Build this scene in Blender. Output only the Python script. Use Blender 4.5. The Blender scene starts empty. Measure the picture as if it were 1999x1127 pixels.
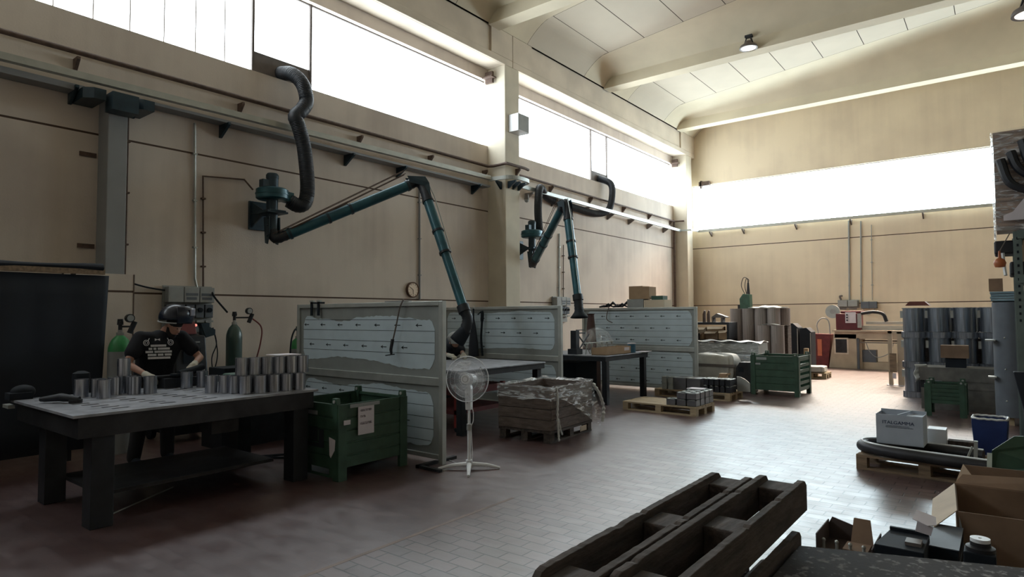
import bpy, bmesh, math, random
from mathutils import Vector, Matrix
random.seed(7)
S = bpy.context.scene
C = S.collection
# ---------------------------------------------------------------- camera
cam = bpy.data.cameras.new('camera'); co = bpy.data.objects.new('camera', cam); C.objects.link(co)
R3 = Matrix(((0.7865821, 0.0315238, 0.6166805), (0.6174607, -0.0311784, -0.7859836), (-0.0055501, 0.9990166, -0.0439891)))
co.matrix_world = Matrix.Translation((0, 0, 1.6)) @ R3.to_4x4()
cam.sensor_width = 36; cam.lens = 22.0187; cam.clip_end = 200; cam.clip_start = 0.05
S.camera = co
# ---------------------------------------------------------------- world, exposure
w = bpy.data.worlds.new('sky'); S.world = w; w.use_nodes = True
bgn = w.node_tree.nodes['Background']; bgn.inputs[0].default_value = (0.85, 0.93, 1.0, 1); bgn.inputs[1].default_value = 1.0
S.view_settings.view_transform = 'Standard'; S.view_settings.look = 'None'
S.view_settings.gamma = 1; S.view_settings.use_curve_mapping = False
S.view_settings.exposure = 0.12
WIN_LEFT = 7.6      # daylight on the translucent panes
WIN_BACK = 13.5
# warm sunshine coming steeply in through the back window
ld = bpy.data.lights.new('back_window_sun', 'AREA'); ld.shape = 'RECTANGLE'; ld.size = 11; ld.size_y = 1.2; ld.energy = 850; ld.color = (1.0, .76, .56); ld.spread = math.radians(70)
lo = bpy.data.objects.new('back_window_sun', ld); C.objects.link(lo); lo.location = (-3.2, 22.95, 5.7)
lo.rotation_euler = Vector((0, -.55, -.83)).to_track_quat('-Z', 'Y').to_euler()
# ---------------------------------------------------------------- materials
MATS = {}
def nt(name):
    m = bpy.data.materials.new(name); m.use_nodes = True
    t = m.node_tree; b = t.nodes['Principled BSDF']
    return m, t, b
def mat(name, col, rough=0.6, metal=0.0, var=0.15, scale=6.0, bump=0.0, spec=0.5, col2=None, thr=None, stretch=None, **kw):
    if name in MATS: return MATS[name]
    m, t, b = nt(name); N = t.nodes; L = t.links
    tc = N.new('ShaderNodeTexCoord'); mp = N.new('ShaderNodeMapping')
    L.new(tc.outputs['Object'], mp.inputs[0])
    if stretch: mp.inputs['Scale'].default_value = stretch
    nz = N.new('ShaderNodeTexNoise'); nz.inputs['Scale'].default_value = scale; nz.inputs['Detail'].default_value = 5
    L.new(mp.outputs[0], nz.inputs['Vector'])
    cr = N.new('ShaderNodeValToRGB'); e = cr.color_ramp.elements
    c2 = col2 if col2 else tuple(min(1, c * (1 + var)) for c in col)
    c1 = col if col2 else tuple(c * (1 - var) for c in col)
    e[0].color = (*c1, 1); e[1].color = (*c2, 1)
    lo, hi = thr if thr else (0.3, 0.7)
    e[0].position = lo; e[1].position = hi
    L.new(nz.outputs['Fac'], cr.inputs[0]); L.new(cr.outputs[0], b.inputs['Base Color'])
    b.inputs['Roughness'].default_value = rough; b.inputs['Metallic'].default_value = metal
    b.inputs['Specular IOR Level'].default_value = spec
    for k, v in kw.items():
        b.inputs[k.replace('_', ' ')].default_value = v
    if bump:
        bp = N.new('ShaderNodeBump'); bp.inputs['Strength'].default_value = bump; bp.inputs['Distance'].default_value = 0.02
        L.new(nz.outputs['Fac'], bp.inputs['Height']); L.new(bp.outputs[0], b.inputs['Normal'])
    MATS[name] = m
    return m
def emis(name, col, s):
    m, t, b = nt(name)
    b.inputs['Base Color'].default_value = (*[c * 0.8 for c in col], 1)
    b.inputs['Emission Color'].default_value = (*col, 1); b.inputs['Emission Strength'].default_value = s
    b.inputs['Roughness'].default_value = 0.5
    MATS[name] = m; return m
def joint_wall(name, c1, c2, zs, axis_scale=0.35, streak=True):
    """plaster wall with recessed horizontal panel joints at heights zs and faint vertical streaks"""
    m, t, b = nt(name); N = t.nodes; L = t.links
    tc = N.new('ShaderNodeTexCoord'); sp = N.new('ShaderNodeSeparateXYZ'); L.new(tc.outputs['Object'], sp.inputs[0])
    n1 = N.new('ShaderNodeTexNoise'); n1.inputs['Scale'].default_value = 0.6; n1.inputs['Detail'].default_value = 6
    L.new(tc.outputs['Object'], n1.inputs['Vector'])
    mp = N.new('ShaderNodeMapping'); mp.inputs['Scale'].default_value = (2.2, 2.2, 0.12); L.new(tc.outputs['Object'], mp.inputs[0])
    n2 = N.new('ShaderNodeTexNoise'); n2.inputs['Scale'].default_value = 2; n2.inputs['Detail'].default_value = 6; L.new(mp.outputs[0], n2.inputs['Vector'])
    ad = N.new('ShaderNodeMath'); ad.operation = 'MULTIPLY_ADD'; ad.inputs[1].default_value = 0.75; L.new(n1.outputs['Fac'], ad.inputs[0])
    ml = N.new('ShaderNodeMath'); ml.operation = 'MULTIPLY'; ml.inputs[1].default_value = 0.25; L.new(n2.outputs['Fac'], ml.inputs[0]); L.new(ml.outputs[0], ad.inputs[2])
    cr = N.new('ShaderNodeValToRGB'); cr.color_ramp.elements[0].position = .36; cr.color_ramp.elements[1].position = .56
    cr.color_ramp.elements[0].color = (*c1, 1); cr.color_ramp.elements[1].color = (*c2, 1); L.new(ad.outputs[0], cr.inputs[0])
    last = None
    for z in zs:
        s = N.new('ShaderNodeMath'); s.operation = 'SUBTRACT'; s.inputs[1].default_value = z; L.new(sp.outputs['Z'], s.inputs[0])
        a = N.new('ShaderNodeMath'); a.operation = 'ABSOLUTE'; L.new(s.outputs[0], a.inputs[0])
        g = N.new('ShaderNodeMath'); g.operation = 'LESS_THAN'; g.inputs[1].default_value = 0.014; L.new(a.outputs[0], g.inputs[0])
        if last:
            x = N.new('ShaderNodeMath'); x.operation = 'MAXIMUM'; L.new(last, x.inputs[0]); L.new(g.outputs[0], x.inputs[1]); last = x.outputs[0]
        else: last = g.outputs[0]
    mx = N.new('ShaderNodeMix'); mx.data_type = 'RGBA'; mx.inputs[7].default_value = (0.09, 0.06, 0.045, 1)
    L.new(last, mx.inputs[0]); L.new(cr.outputs[0], mx.inputs[6]); L.new(mx.outputs[2], b.inputs['Base Color'])
    b.inputs['Roughness'].default_value = 0.85; b.inputs['Specular IOR Level'].default_value = 0.2
    nf = N.new('ShaderNodeTexNoise'); nf.inputs['Scale'].default_value = 40; L.new(tc.outputs['Object'], nf.inputs['Vector'])
    bp = N.new('ShaderNodeBump'); bp.inputs['Strength'].default_value = .15; bp.inputs['Distance'].default_value = .01
    L.new(nf.outputs['Fac'], bp.inputs['Height']); L.new(bp.outputs[0], b.inputs['Normal'])
    MATS[name] = m; return m
def floor_mat():
    m, t, b = nt('glossy_brick_floor'); N = t.nodes; L = t.links
    tc = N.new('ShaderNodeTexCoord'); br = N.new('ShaderNodeTexBrick'); L.new(tc.outputs['Object'], br.inputs['Vector'])
    br.inputs['Scale'].default_value = 1; br.inputs['Brick Width'].default_value = 0.215; br.inputs['Row Height'].default_value = 0.125
    br.inputs['Mortar Size'].default_value = 0.006; br.inputs['Mortar Smooth'].default_value = 0.4; br.inputs['Bias'].default_value = 0
    br.inputs['Color1'].default_value = (0.115, 0.066, 0.062, 1); br.inputs['Color2'].default_value = (0.075, 0.046, 0.045, 1); br.inputs['Mortar'].default_value = (0.018, 0.014, 0.014, 1)
    sp = N.new('ShaderNodeSeparateXYZ'); L.new(tc.outputs['Object'], sp.inputs[0])
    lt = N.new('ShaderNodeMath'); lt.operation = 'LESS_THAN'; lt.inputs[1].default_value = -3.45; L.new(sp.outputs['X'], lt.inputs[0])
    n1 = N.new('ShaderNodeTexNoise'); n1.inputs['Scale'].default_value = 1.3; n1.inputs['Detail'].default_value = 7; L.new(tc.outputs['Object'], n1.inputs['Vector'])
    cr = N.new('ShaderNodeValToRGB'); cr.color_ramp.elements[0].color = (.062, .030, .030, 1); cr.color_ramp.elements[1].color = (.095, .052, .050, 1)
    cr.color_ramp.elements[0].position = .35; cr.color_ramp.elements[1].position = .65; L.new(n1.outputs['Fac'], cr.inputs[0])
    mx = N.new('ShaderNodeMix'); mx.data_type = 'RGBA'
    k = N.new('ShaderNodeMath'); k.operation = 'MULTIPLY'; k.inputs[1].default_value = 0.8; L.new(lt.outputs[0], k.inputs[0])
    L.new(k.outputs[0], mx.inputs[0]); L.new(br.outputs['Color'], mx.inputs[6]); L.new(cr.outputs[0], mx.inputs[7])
    L.new(mx.outputs[2], b.inputs['Base Color'])
    rr = N.new('ShaderNodeMapRange'); rr.inputs[1].default_value = .3; rr.inputs[2].default_value = .7; rr.inputs[3].default_value = .30; rr.inputs[4].default_value = .46
    mp = N.new('ShaderNodeMapping'); mp.inputs['Scale'].default_value = (4, 8, 1); L.new(tc.outputs['Object'], mp.inputs[0])
    n3 = N.new('ShaderNodeTexNoise'); n3.inputs['Scale'].default_value = 1.0; n3.inputs['Detail'].default_value = 4; L.new(mp.outputs[0], n3.inputs['Vector'])
    L.new(n3.outputs['Fac'], rr.inputs[0]); L.new(rr.outputs[0], b.inputs['Roughness'])
    b.inputs['Specular IOR Level'].default_value = 1.0
    b.inputs['Coat Weight'].default_value = .55; b.inputs['Coat Roughness'].default_value = .33; b.inputs['Coat IOR'].default_value = 1.6
    # recessed mortar + per brick unevenness, weaker in the painted work area
    iv = N.new('ShaderNodeMath'); iv.operation = 'SUBTRACT'; iv.inputs[0].default_value = 1; L.new(br.outputs['Fac'], iv.inputs[1])
    ad = N.new('ShaderNodeMath'); ad.operation = 'MULTIPLY_ADD'; ad.inputs[1].default_value = .35; L.new(n3.outputs['Fac'], ad.inputs[0]); L.new(iv.outputs[0], ad.inputs[2])
    st = N.new('ShaderNodeMapRange'); st.inputs[3].default_value = .9; st.inputs[4].default_value = .08; L.new(lt.outputs[0], st.inputs[0])
    bp = N.new('ShaderNodeBump'); bp.inputs['Distance'].default_value = .01; L.new(st.outputs[0], bp.inputs['Strength'])
    L.new(ad.outputs[0], bp.inputs['Height']); L.new(bp.outputs[0], b.inputs['Normal'])
    MATS['floor'] = m; return m
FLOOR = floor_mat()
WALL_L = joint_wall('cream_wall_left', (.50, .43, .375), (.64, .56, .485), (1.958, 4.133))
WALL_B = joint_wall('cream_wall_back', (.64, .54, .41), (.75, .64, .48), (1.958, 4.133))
CONC = mat('painted_concrete', (.62, .54, .44), .85, var=.12, scale=1.2, spec=.2)
CEIL = mat('ceiling_paint', (.64, .57, .43), .85, var=.1, scale=.8, spec=.2)
SLAB = mat('ceiling_slab', (.58, .52, .42), .85, var=.05, scale=.8, spec=.2)
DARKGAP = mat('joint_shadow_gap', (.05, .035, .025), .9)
COLP = mat('column_paint', (.62, .56, .45), .8, var=.08, scale=2, spec=.3)
GREYP = mat('grey_post_paint', (.25, .255, .26), .6, var=.1, scale=2)
PANE = emis('translucent_pane', (.86, .95, 1.0), WIN_LEFT)
PANEB = emis('translucent_pane_back', (.76, .92, 1.0), WIN_BACK)
FRAME = mat('window_frame_steel', (.10, .08, .07), .6)
FRAMEL = mat('window_frame_light', (.45, .42, .38), .6)
PLATE = mat('dark_grey_plate', (.13, .11, .10), .5, var=.2)
GALV = mat('galvanised_steel', (.42, .44, .42), .45, .6, var=.12, scale=5)
TRAYM = mat('tray_paint', (.42, .42, .37), .5, .3, var=.1)
RUST = mat('rusty_pipe', (.09, .055, .04), .7, var=.3, scale=12)
IRON = mat('black_iron', (.018, .02, .025), .5, .3, var=.3, scale=8)
IRONM = mat('dark_mill_steel', (.032, .032, .036), .5, .5, var=.4, scale=5, bump=.1)
TOPST = mat('worn_steel_top', (.27, .28, .31), .45, .3, var=.35, scale=7, bump=.05)
CANM = mat('streaked_steel_tube', (.36, .38, .43), .27, .85, var=.65, scale=2.2, stretch=(22, 22, .8))  # strong lengthwise colour streaks paint in chrome-like reflections
CAND = mat('steel_tube_bore', (.02, .02, .022), .7)
CANB = mat('dark_canister_steel', (.26, .29, .34), .30, .85, var=.45, scale=2.5, stretch=(14, 14, .6))  # vertical streaks in the colour stand in for highlights on the shell
BRN = mat('brown_grey_sleeve', (.30, .26, .245), .5, .0, var=.25, scale=3, stretch=(16, 16, .4))
GREEN = mat('green_enamel', (.030, .072, .045), .55, var=.25, scale=7, bump=.04)
GREEN2 = mat('blue_green_enamel', (.03, .085, .06), .5, var=.2, scale=6)
TEAL = mat('teal_duct_paint', (.018, .085, .11), .35, .2, var=.25, scale=5)
TEALD = mat('dark_blue_steel', (.02, .04, .055), .45, .3, var=.25)
HOSE = mat('black_flex_hose', (.008, .011, .017), .55, var=.3)
FILM = mat('pale_blue_film', (.47, .56, .61), .38, var=.06, scale=5, spec=.6)
SHEET = mat('bare_sheet_steel', (.28, .30, .29), .5, .3, var=.12, scale=3)
INK = mat('black_ink', (.015, .02, .025), .8)
FINK = mat('faded_ink', (.16, .14, .17), .9)
INKW = mat('white_print', (.42, .42, .42), .8)
WHITE = mat('white_plastic', (.72, .74, .76), .4, var=.04)
DGR = mat('dusty_dark_grey', (.13, .125, .115), .8, var=.3)
PAPER = mat('white_paper', (.62, .58, .62), .9, var=.05)
TAPEM = mat('grey_tape', (.30, .32, .32), .5)
WOOD = mat('pallet_wood', (.22, .155, .10), .8, var=.3, scale=5, bump=.2, stretch=(1, 6, 6))
WOODL = mat('light_pallet_wood', (.36, .28, .18), .8, var=.2, scale=5, bump=.2, stretch=(1, 6, 6))
WOODD = mat('old_dark_wood', (.062, .047, .040), .85, var=.45, scale=6, bump=.5, stretch=(5, 1, 5))
WOODC = mat('crate_wood', (.115, .085, .07), .8, var=.35, scale=4, bump=.3, stretch=(2, 2, 9))
CARD = mat('cardboard', (.34, .23, .14), .85, var=.1)
CARDD = mat('dark_cardboard', (.20, .13, .085), .85, var=.15)
CARDL = mat('pale_cardboard', (.55, .46, .36), .85, var=.1)
WBOX = mat('pale_blue_grey_box', (.40, .45, .52), .7, var=.05)
BLUE = mat('blue_plastic', (.012, .03, .12), .4, var=.2)
RED = mat('red_enamel', (.25, .03, .025), .5, var=.25)
REDD = mat('dark_red_enamel', (.12, .017, .018), .6, var=.3)
MAROON = mat('maroon_machine_paint', (.10, .012, .018), .45, var=.2)
BEIGE = mat('beige_machine_paint', (.42, .34, .25), .6, var=.15, scale=3)
BLACKP = mat('black_plastic', (.010, .014, .020), .7, spec=.25)
BLKCLOTH = mat('dark_navy_curtain', (.007, .011, .019), .75, var=.25, scale=2)
SHIRT = mat('black_cotton', (.006, .007, .011), .95)
TROUS = mat('dark_trousers', (.012, .012, .014), .9)
SKIN = mat('skin', (.36, .19, .13), .55, var=.08, Subsurface_Weight=.05)
GLOVE = mat('pale_glove', (.52, .50, .43), .85, var=.1)
HELM = mat('helmet_shell', (.012, .016, .028), .25)
VISOR = mat('visor_plate', (.20, .20, .24), .15, spec=.8)
BEARD = mat('dark_beard', (.012, .010, .009), .9)
GREYM = mat('grey_box', (.30, .31, .30), .6, var=.08)
GREYD = mat('dark_grey_tube', (.10, .115, .135), .55, .2, var=.12)
CYLG = mat('grey_gas_cylinder', (.26, .28, .29), .45, var=.1)
CYLGR = mat('bright_green_shoulder', (.03, .25, .08), .35)
CYLD = mat('dark_green_cylinder', (.035, .07, .065), .3)
CREAM = mat('clock_face', (.72, .56, .40), .5, var=.03)
BROWN = mat('clock_rim', (.10, .05, .03), .4)
BRASS = mat('brass', (.45, .32, .12), .35, .9)
RUSTT = mat('flaking_table_plate', (.030, .024, .022), .75, var=.3, scale=38, col2=(.20, .185, .175), thr=(.55, .64), bump=.08, spec=.25)
LED = emis('lamp_lens', (1.0, .95, .88), 1.1)
TEETH = mat('shelf_steel_blue', (.20, .30, .36), .5, .2)
def plastic_film(name, a, rough=.16, st=(1, 1, 4)):
    m, t, b = nt(name); N = t.nodes; L = t.links
    b.inputs['Base Color'].default_value = (.9, .91, .92, 1); b.inputs['Roughness'].default_value = rough; b.inputs['Specular IOR Level'].default_value = 1.0
    tc = N.new('ShaderNodeTexCoord'); n = N.new('ShaderNodeTexNoise'); n.inputs['Scale'].default_value = 6; n.inputs['Detail'].default_value = 7; n.inputs['Distortion'].default_value = 1.0
    mp = N.new('ShaderNodeMapping'); mp.inputs['Scale'].default_value = st; L.new(tc.outputs['Object'], mp.inputs[0]); L.new(mp.outputs[0], n.inputs['Vector'])
    cr = N.new('ShaderNodeMapRange'); cr.inputs[1].default_value = .47; cr.inputs[2].default_value = .64; cr.inputs[3].default_value = a * .25; cr.inputs[4].default_value = min(1, a * 1.5)  # denser white streaks in the alpha stand in for specular glints on clear film
    L.new(n.outputs['Fac'], cr.inputs[0]); L.new(cr.outputs[0], b.inputs['Alpha'])
    bp = N.new('ShaderNodeBump'); bp.inputs['Strength'].default_value = .9; bp.inputs['Distance'].default_value = .03
    L.new(n.outputs['Fac'], bp.inputs['Height']); L.new(bp.outputs[0], b.inputs['Normal'])
    MATS[name] = m; return m
WRAP = plastic_film('stretch_wrap', .42)
CLEAR = plastic_film('clear_dome_plastic', .22, .12, (.4, .4, .4))
MESHG = None
def guard():
    m, t, b = nt('white_guard_wire'); b.inputs['Base Color'].default_value = (.75, .78, .82, 1)
    MATS['guard'] = m; return m
GUARD = guard()
# ---------------------------------------------------------------- mesh helpers
class MB:
    def __init__(s): s.b = bmesh.new(); s.mi = 0
    def _m(s, fs):
        for f in fs: f.material_index = s.mi
    def box(s, x0, x1, y0, y1, z0, z1, M=None):
        vs = [s.b.verts.new((x, y, z)) for x in (x0, x1) for y in (y0, y1) for z in (z0, z1)]
        fs = [s.b.faces.new([vs[i] for i in q]) for q in ((0, 1, 3, 2), (4, 6, 7, 5), (0, 4, 5, 1), (2, 3, 7, 6), (0, 2, 6, 4), (1, 5, 7, 3))]
        s._m(fs)
        if M is not None:
            for v in vs: v.co = M @ v.co
        return s
    def bar(s, p0, p1, a, b=None, up=(0, 0, 1)):
        """square bar from p0 to p1, section a x b"""
        b = b or a; p0 = Vector(p0); p1 = Vector(p1); d = (p1 - p0); L = d.length; d.normalize(); u = Vector(up)
        if abs(d.dot(u)) > .98: u = Vector((1, 0, 0))
        x = d.cross(u).normalized(); y = x.cross(d)
        M = Matrix((x, y, d)).transposed().to_4x4(); M.translation = p0
        return s.box(-a / 2, a / 2, -b / 2, b / 2, 0, L, M)
    def cyl(s, p0, p1, r0, r1=None, n=24, cap=True):
        r1 = r0 if r1 is None else r1
        return s.tube([p0, p1], [r0, r1], n, cap)
    def tube(s, pts, rs, n=12, cap=True):
        pts = [Vector(p) for p in pts]
        if not isinstance(rs, (list, tuple)): rs = [rs] * len(pts)
        rings = []; prev = None
        for i, p in enumerate(pts):
            if i == 0: d = pts[1] - p
            elif i == len(pts) - 1: d = p - pts[-2]
            else: d = (pts[i + 1] - p).normalized() + (p - pts[i - 1]).normalized()
            if d.length < 1e-9: d = Vector((0, 0, 1))
            d.normalize()
            if prev is None:
                u = Vector((0, 0, 1)) if abs(d.z) < .95 else Vector((1, 0, 0))
                x = d.cross(u).normalized()
            else:
                x = prev - d * prev.dot(d)
                x = x.normalized() if x.length > 1e-6 else d.orthogonal().normalized()
            prev = x; y = d.cross(x)
            rings.append([s.b.verts.new(p + (x * math.cos(2 * math.pi * k / n) + y * math.sin(2 * math.pi * k / n)) * rs[i]) for k in range(n)])
        fs = []
        for a, b in zip(rings, rings[1:]):
            for k in range(n): fs.append(s.b.faces.new((a[k], a[(k + 1) % n], b[(k + 1) % n], b[k])))
        for f in fs: f.smooth = n > 8
        if cap:
            fs.append(s.b.faces.new(rings[0][::-1])); fs.append(s.b.faces.new(rings[-1]))
        s._m(fs); return s
    def lathe(s, prof, c=(0, 0, 0), n=32, M=None):
        """prof: (r,z) list"""
        c = Vector(c); rings = []; fs = []
        for r, z in prof:
            if r < 1e-6: rings.append([s.b.verts.new(c + Vector((0, 0, z)))])
            else: rings.append([s.b.verts.new(c + Vector((r * math.cos(2 * math.pi * k / n), r * math.sin(2 * math.pi * k / n), z))) for k in range(n)])
        for a, b in zip(rings, rings[1:]):
            for k in range(n):
                k2 = (k + 1) % n
                if len(a) == 1 and len(b) == 1: break
                if len(a) == 1: f = s.b.faces.new((a[0], b[k2], b[k]))
                elif len(b) == 1: f = s.b.faces.new((a[k], a[k2], b[0]))
                else: f = s.b.faces.new((a[k], a[k2], b[k2], b[k]))
                f.smooth = True; fs.append(f)
        s._m(fs)
        if M is not None:
            for g in rings:
                for v in g: v.co = M @ v.co
        return s
    def prism(s, pts, d):
        """closed polygon pts (3d) extruded by vector d"""
        d = Vector(d); a = [s.b.verts.new(Vector(p)) for p in pts]; b = [s.b.verts.new(Vector(p) + d) for p in pts]
        n = len(a); fs = [s.b.faces.new(a[::-1]), s.b.faces.new(b)]
        for k in range(n): fs.append(s.b.faces.new((a[k], a[(k + 1) % n], b[(k + 1) % n], b[k])))
        s._m(fs); return s
    def sph(s, c, r, sc=(1, 1, 1), n=16, M=None):
        prof = [(math.sin(math.pi * i / 10) * 1.0, -math.cos(math.pi * i / 10)) for i in range(11)]
        prof[0] = (0, -1); prof[-1] = (0, 1)
        T = Matrix.Translation(c) @ (M if M is not None else Matrix()) @ Matrix.Diagonal((r * sc[0], r * sc[1], r * sc[2], 1))
        return s.lathe(prof, (0, 0, 0), n, T)
    def grid(s, fn, nu, nv, th=0):
        vs = [[s.b.verts.new(fn(i / nu, j / nv)) for j in range(nv + 1)] for i in range(nu + 1)]; fs = []
        for i in range(nu):
            for j in range(nv):
                f = s.b.faces.new((vs[i][j], vs[i + 1][j], vs[i + 1][j + 1], vs[i][j + 1])); f.smooth = True; fs.append(f)
        s._m(fs); return s
def link(name, me, parent=None, loc=None):
    o = bpy.data.objects.new(name, me); C.objects.link(o)
    if parent: o.parent = parent
    if loc is not None: o.location = loc
    return o
def obj(name, mb, mats, parent=None, bevel=0, recalc=True, solid=0):
    if recalc: bmesh.ops.recalc_face_normals(mb.b, faces=mb.b.faces)
    for e in mb.b.edges:
        if len(e.link_faces) == 2 and e.calc_face_angle(0) > .75: e.smooth = False
    me = bpy.data.meshes.new(name); mb.b.to_mesh(me); mb.b.free()
    for m in (mats if isinstance(mats, (list, tuple)) else [mats]): me.materials.append(m)
    o = link(name, me, parent)
    if bevel:
        d = o.modifiers.new('bevel', 'BEVEL'); d.width = bevel; d.segments = 2; d.limit_method = 'ANGLE'; d.angle_limit = .7
    if solid:
        d = o.modifiers.new('solid', 'SOLIDIFY'); d.thickness = solid; d.offset = 0
    return o
def tag(o, label=None, cat=None, group=None, kind=None):
    if label: o['label'] = label
    if cat: o['category'] = cat
    if group: o['group'] = group
    if kind: o['kind'] = kind
    return o
def thing(name, label, cat, loc=(0, 0, 0), rz=0, group=None):
    o = bpy.data.objects.new(name, None); C.objects.link(o); o.location = loc; o.rotation_euler = (0, 0, rz)
    o.empty_display_size = .1
    return tag(o, label, cat, group)
def struct(name, mb, m, parent=None, **k):
    o = obj(name, mb, m, parent, **k)
    if not parent: o['kind'] = 'structure'
    return o
def dup(r0, loc, rz=0, label=None, group=None):
    r = r0.copy(); C.objects.link(r); r.location = loc; r.rotation_euler = (0, 0, rz)
    if label: r['label'] = label
    if group: r['group'] = group
    for ch in list(r0.children):
        c = ch.copy(); C.objects.link(c); c.parent = r
        for g in ch.children:
            d = g.copy(); C.objects.link(d); d.parent = c
    return r
def text(name, body, size, m, parent, M, align='LEFT', off=0, ext=.0006, xs=1.0):
    cu = bpy.data.curves.new(name, 'FONT'); cu.body = body; cu.size = size; cu.extrude = ext; cu.align_x = align; cu.offset = off
    t = bpy.data.objects.new(name, cu); C.objects.link(t)
    bpy.context.view_layer.update()
    me = bpy.data.meshes.new_from_object(t.evaluated_get(bpy.context.evaluated_depsgraph_get()))
    bpy.data.objects.remove(t)
    me.transform(M @ Matrix.Diagonal((xs, 1, 1, 1))); me.materials.clear(); me.materials.append(m)
    return link(name, me, parent)
def frame_mat(o, x, y):
    """4x4 with columns x, y, x cross y and origin o"""
    x = Vector(x).normalized(); y = Vector(y).normalized(); z = x.cross(y)
    M = Matrix((x, y, z)).transposed().to_4x4(); M.translation = o; return M
def bez(pts, n=10):
    """Catmull-Rom through pts"""
    P = [Vector(p) for p in pts]; P = [P[0] * 2 - P[1]] + P + [P[-1] * 2 - P[-2]]; out = []
    for i in range(1, len(P) - 2):
        for k in range(n):
            t = k / n; a, b, c, d = P[i - 1:i + 3]
            out.append(.5 * ((2 * b) + (c - a) * t + (2 * a - 5 * b + 4 * c - d) * t * t + (3 * b - a - 3 * c + d) * t ** 3))
    out.append(P[-2]); return out
# ================================================================ SETTING
XL = -9.75; YB = 23.17; YF = -7.0; XR = 11.5
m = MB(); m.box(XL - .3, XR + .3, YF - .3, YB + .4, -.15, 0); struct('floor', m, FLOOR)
m = MB()
m.box(XL - .25, XL, YF, YB + .3, 0, 5.73); m.box(XL - .25, XL, YF, YB + .3, 7.35, 7.66)
m.box(XL - .25, XL, YF, -6.5, 5.73, 7.35); m.box(XL - .25, XL, 11.52, 12.03, 5.73, 7.35); m.box(XL - .25, XL, 22.37, YB + .3, 5.73, 7.35)
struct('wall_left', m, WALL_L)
m = MB()
m.box(XL, XR, YB, YB + .25, 0, 4.80); m.box(XL, XR, YB, YB + .25, 6.55, 11)
m.box(XL, -9.3, YB, YB + .25, 4.8, 6.55); m.box(5.5, XR, YB, YB + .25, 4.8, 6.55)
struct('wall_back', m, WALL_B)
m = MB(); m.box(XR, XR + .25, YF, YB + .3, 0, 9.2); struct('wall_right', m, WALL_B)
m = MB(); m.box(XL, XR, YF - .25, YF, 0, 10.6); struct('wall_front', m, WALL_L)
# windows: translucent sheets in steel frames
def window(i, y0, y1, muls, ribs=()):
    t = thing('window_%d' % i, 'long white glowing strip window high in the left wall' , 'window', (XL, 0, 0)); del t['label']; del t['category']; t['kind'] = 'structure'
    p = MB(); p.box(-.17, -.15, y0, y1, 5.73, 7.35); obj('pane', p, PANE, t)
    f = MB()
    for y in muls: f.box(-.16, -.10, y - .02, y + .02, 5.73, 7.35)
    f.box(-.16, -.11, y0, y1, 5.73, 5.755); f.box(-.16, -.11, y0, y1, 7.33, 7.35)
    obj('window_frame', f, FRAME, t)
    if ribs:
        r = MB()
        for y in ribs: r.box(-.15, -.145, y - .008, y + .008, 5.73, 7.35)
        obj('sheet_seam', r, FRAMEL, t)
    return t
w1 = window(1, -6.5, 11.5, (5.5, 6.62), [5.5 - .47 * k for k in range(1, 25)])
m = MB(); m.box(-.14, -.12, 5.5, 6.62, 5.73, 6.12); o = obj('duct_plate', m, PLATE, w1)
w2 = window(2, 12.05, 22.35, (16.55, 17.53))
m = MB(); m.box(-.14, -.12, 16.55, 17.53, 5.73, 6.08); o = obj('duct_plate', m, PLATE, w2)
t = thing('window_3', None, None, (0, YB, 0)); t['kind'] = 'structure'
p = MB(); p.box(-9.3, 5.5, .10, .12, 4.8, 6.55); obj('pane', p, PANEB, t)
f = MB(); f.box(-9.3, 5.5, .05, .1, 4.8, 4.83); f.box(-9.3, 5.5, .05, .1, 6.52, 6.55)
for x in (-4.5, -3.6, .3, 1.2): f.box(x - .008, x + .008, .09, .1, 4.8, 6.55)
obj('window_frame', f, FRAMEL, t)
# edge beam (gutter beam) along the left wall top with recessed fascia
m = MB()
m.box(-10.0, -9.25, YF, 11.80, 7.62, 8.42); m.box(-10.0, -9.25, 11.815, YB, 7.62, 8.42)
for a, b in ((YF, 11.80), (11.815, YB)): m.box(-9.25, -9.2, a, b, 7.62, 7.78)
for a, b in ((11.0, 11.80), (11.815, 12.6), (21.9, YB), (.3, 1.9)): m.box(-9.25, -9.2, a, b, 7.78, 8.42)
struct('trim_1', m, CONC, bevel=.012)
m = MB(); m.box(-9.95, -9.26, 11.79, 11.825, 7.63, 8.41); m.box(-10.0, -9.5, YF, YB, 8.425, 9.4); struct('trim_2', m, DARKGAP)  # dark fascia joint backing; unseen box above it added to stop light leaking in
# columns
def column(n, y0, y1):
    m = MB(); m.box(-9.85, -9.2, y0, y1, 0, 7.62); return struct('trim_%d' % n, m, COLP, bevel=.015)
column(3, 11.5, 12.05); column(4, 22.35, 22.85); column(5, .6, 1.15)
# grey-blue post with haunch at left
m = MB(); m.box(-9.75, -9.4, 3.2, 3.44, 0, 4.62); struct('trim_6', m, GREYP, bevel=.01)
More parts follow.
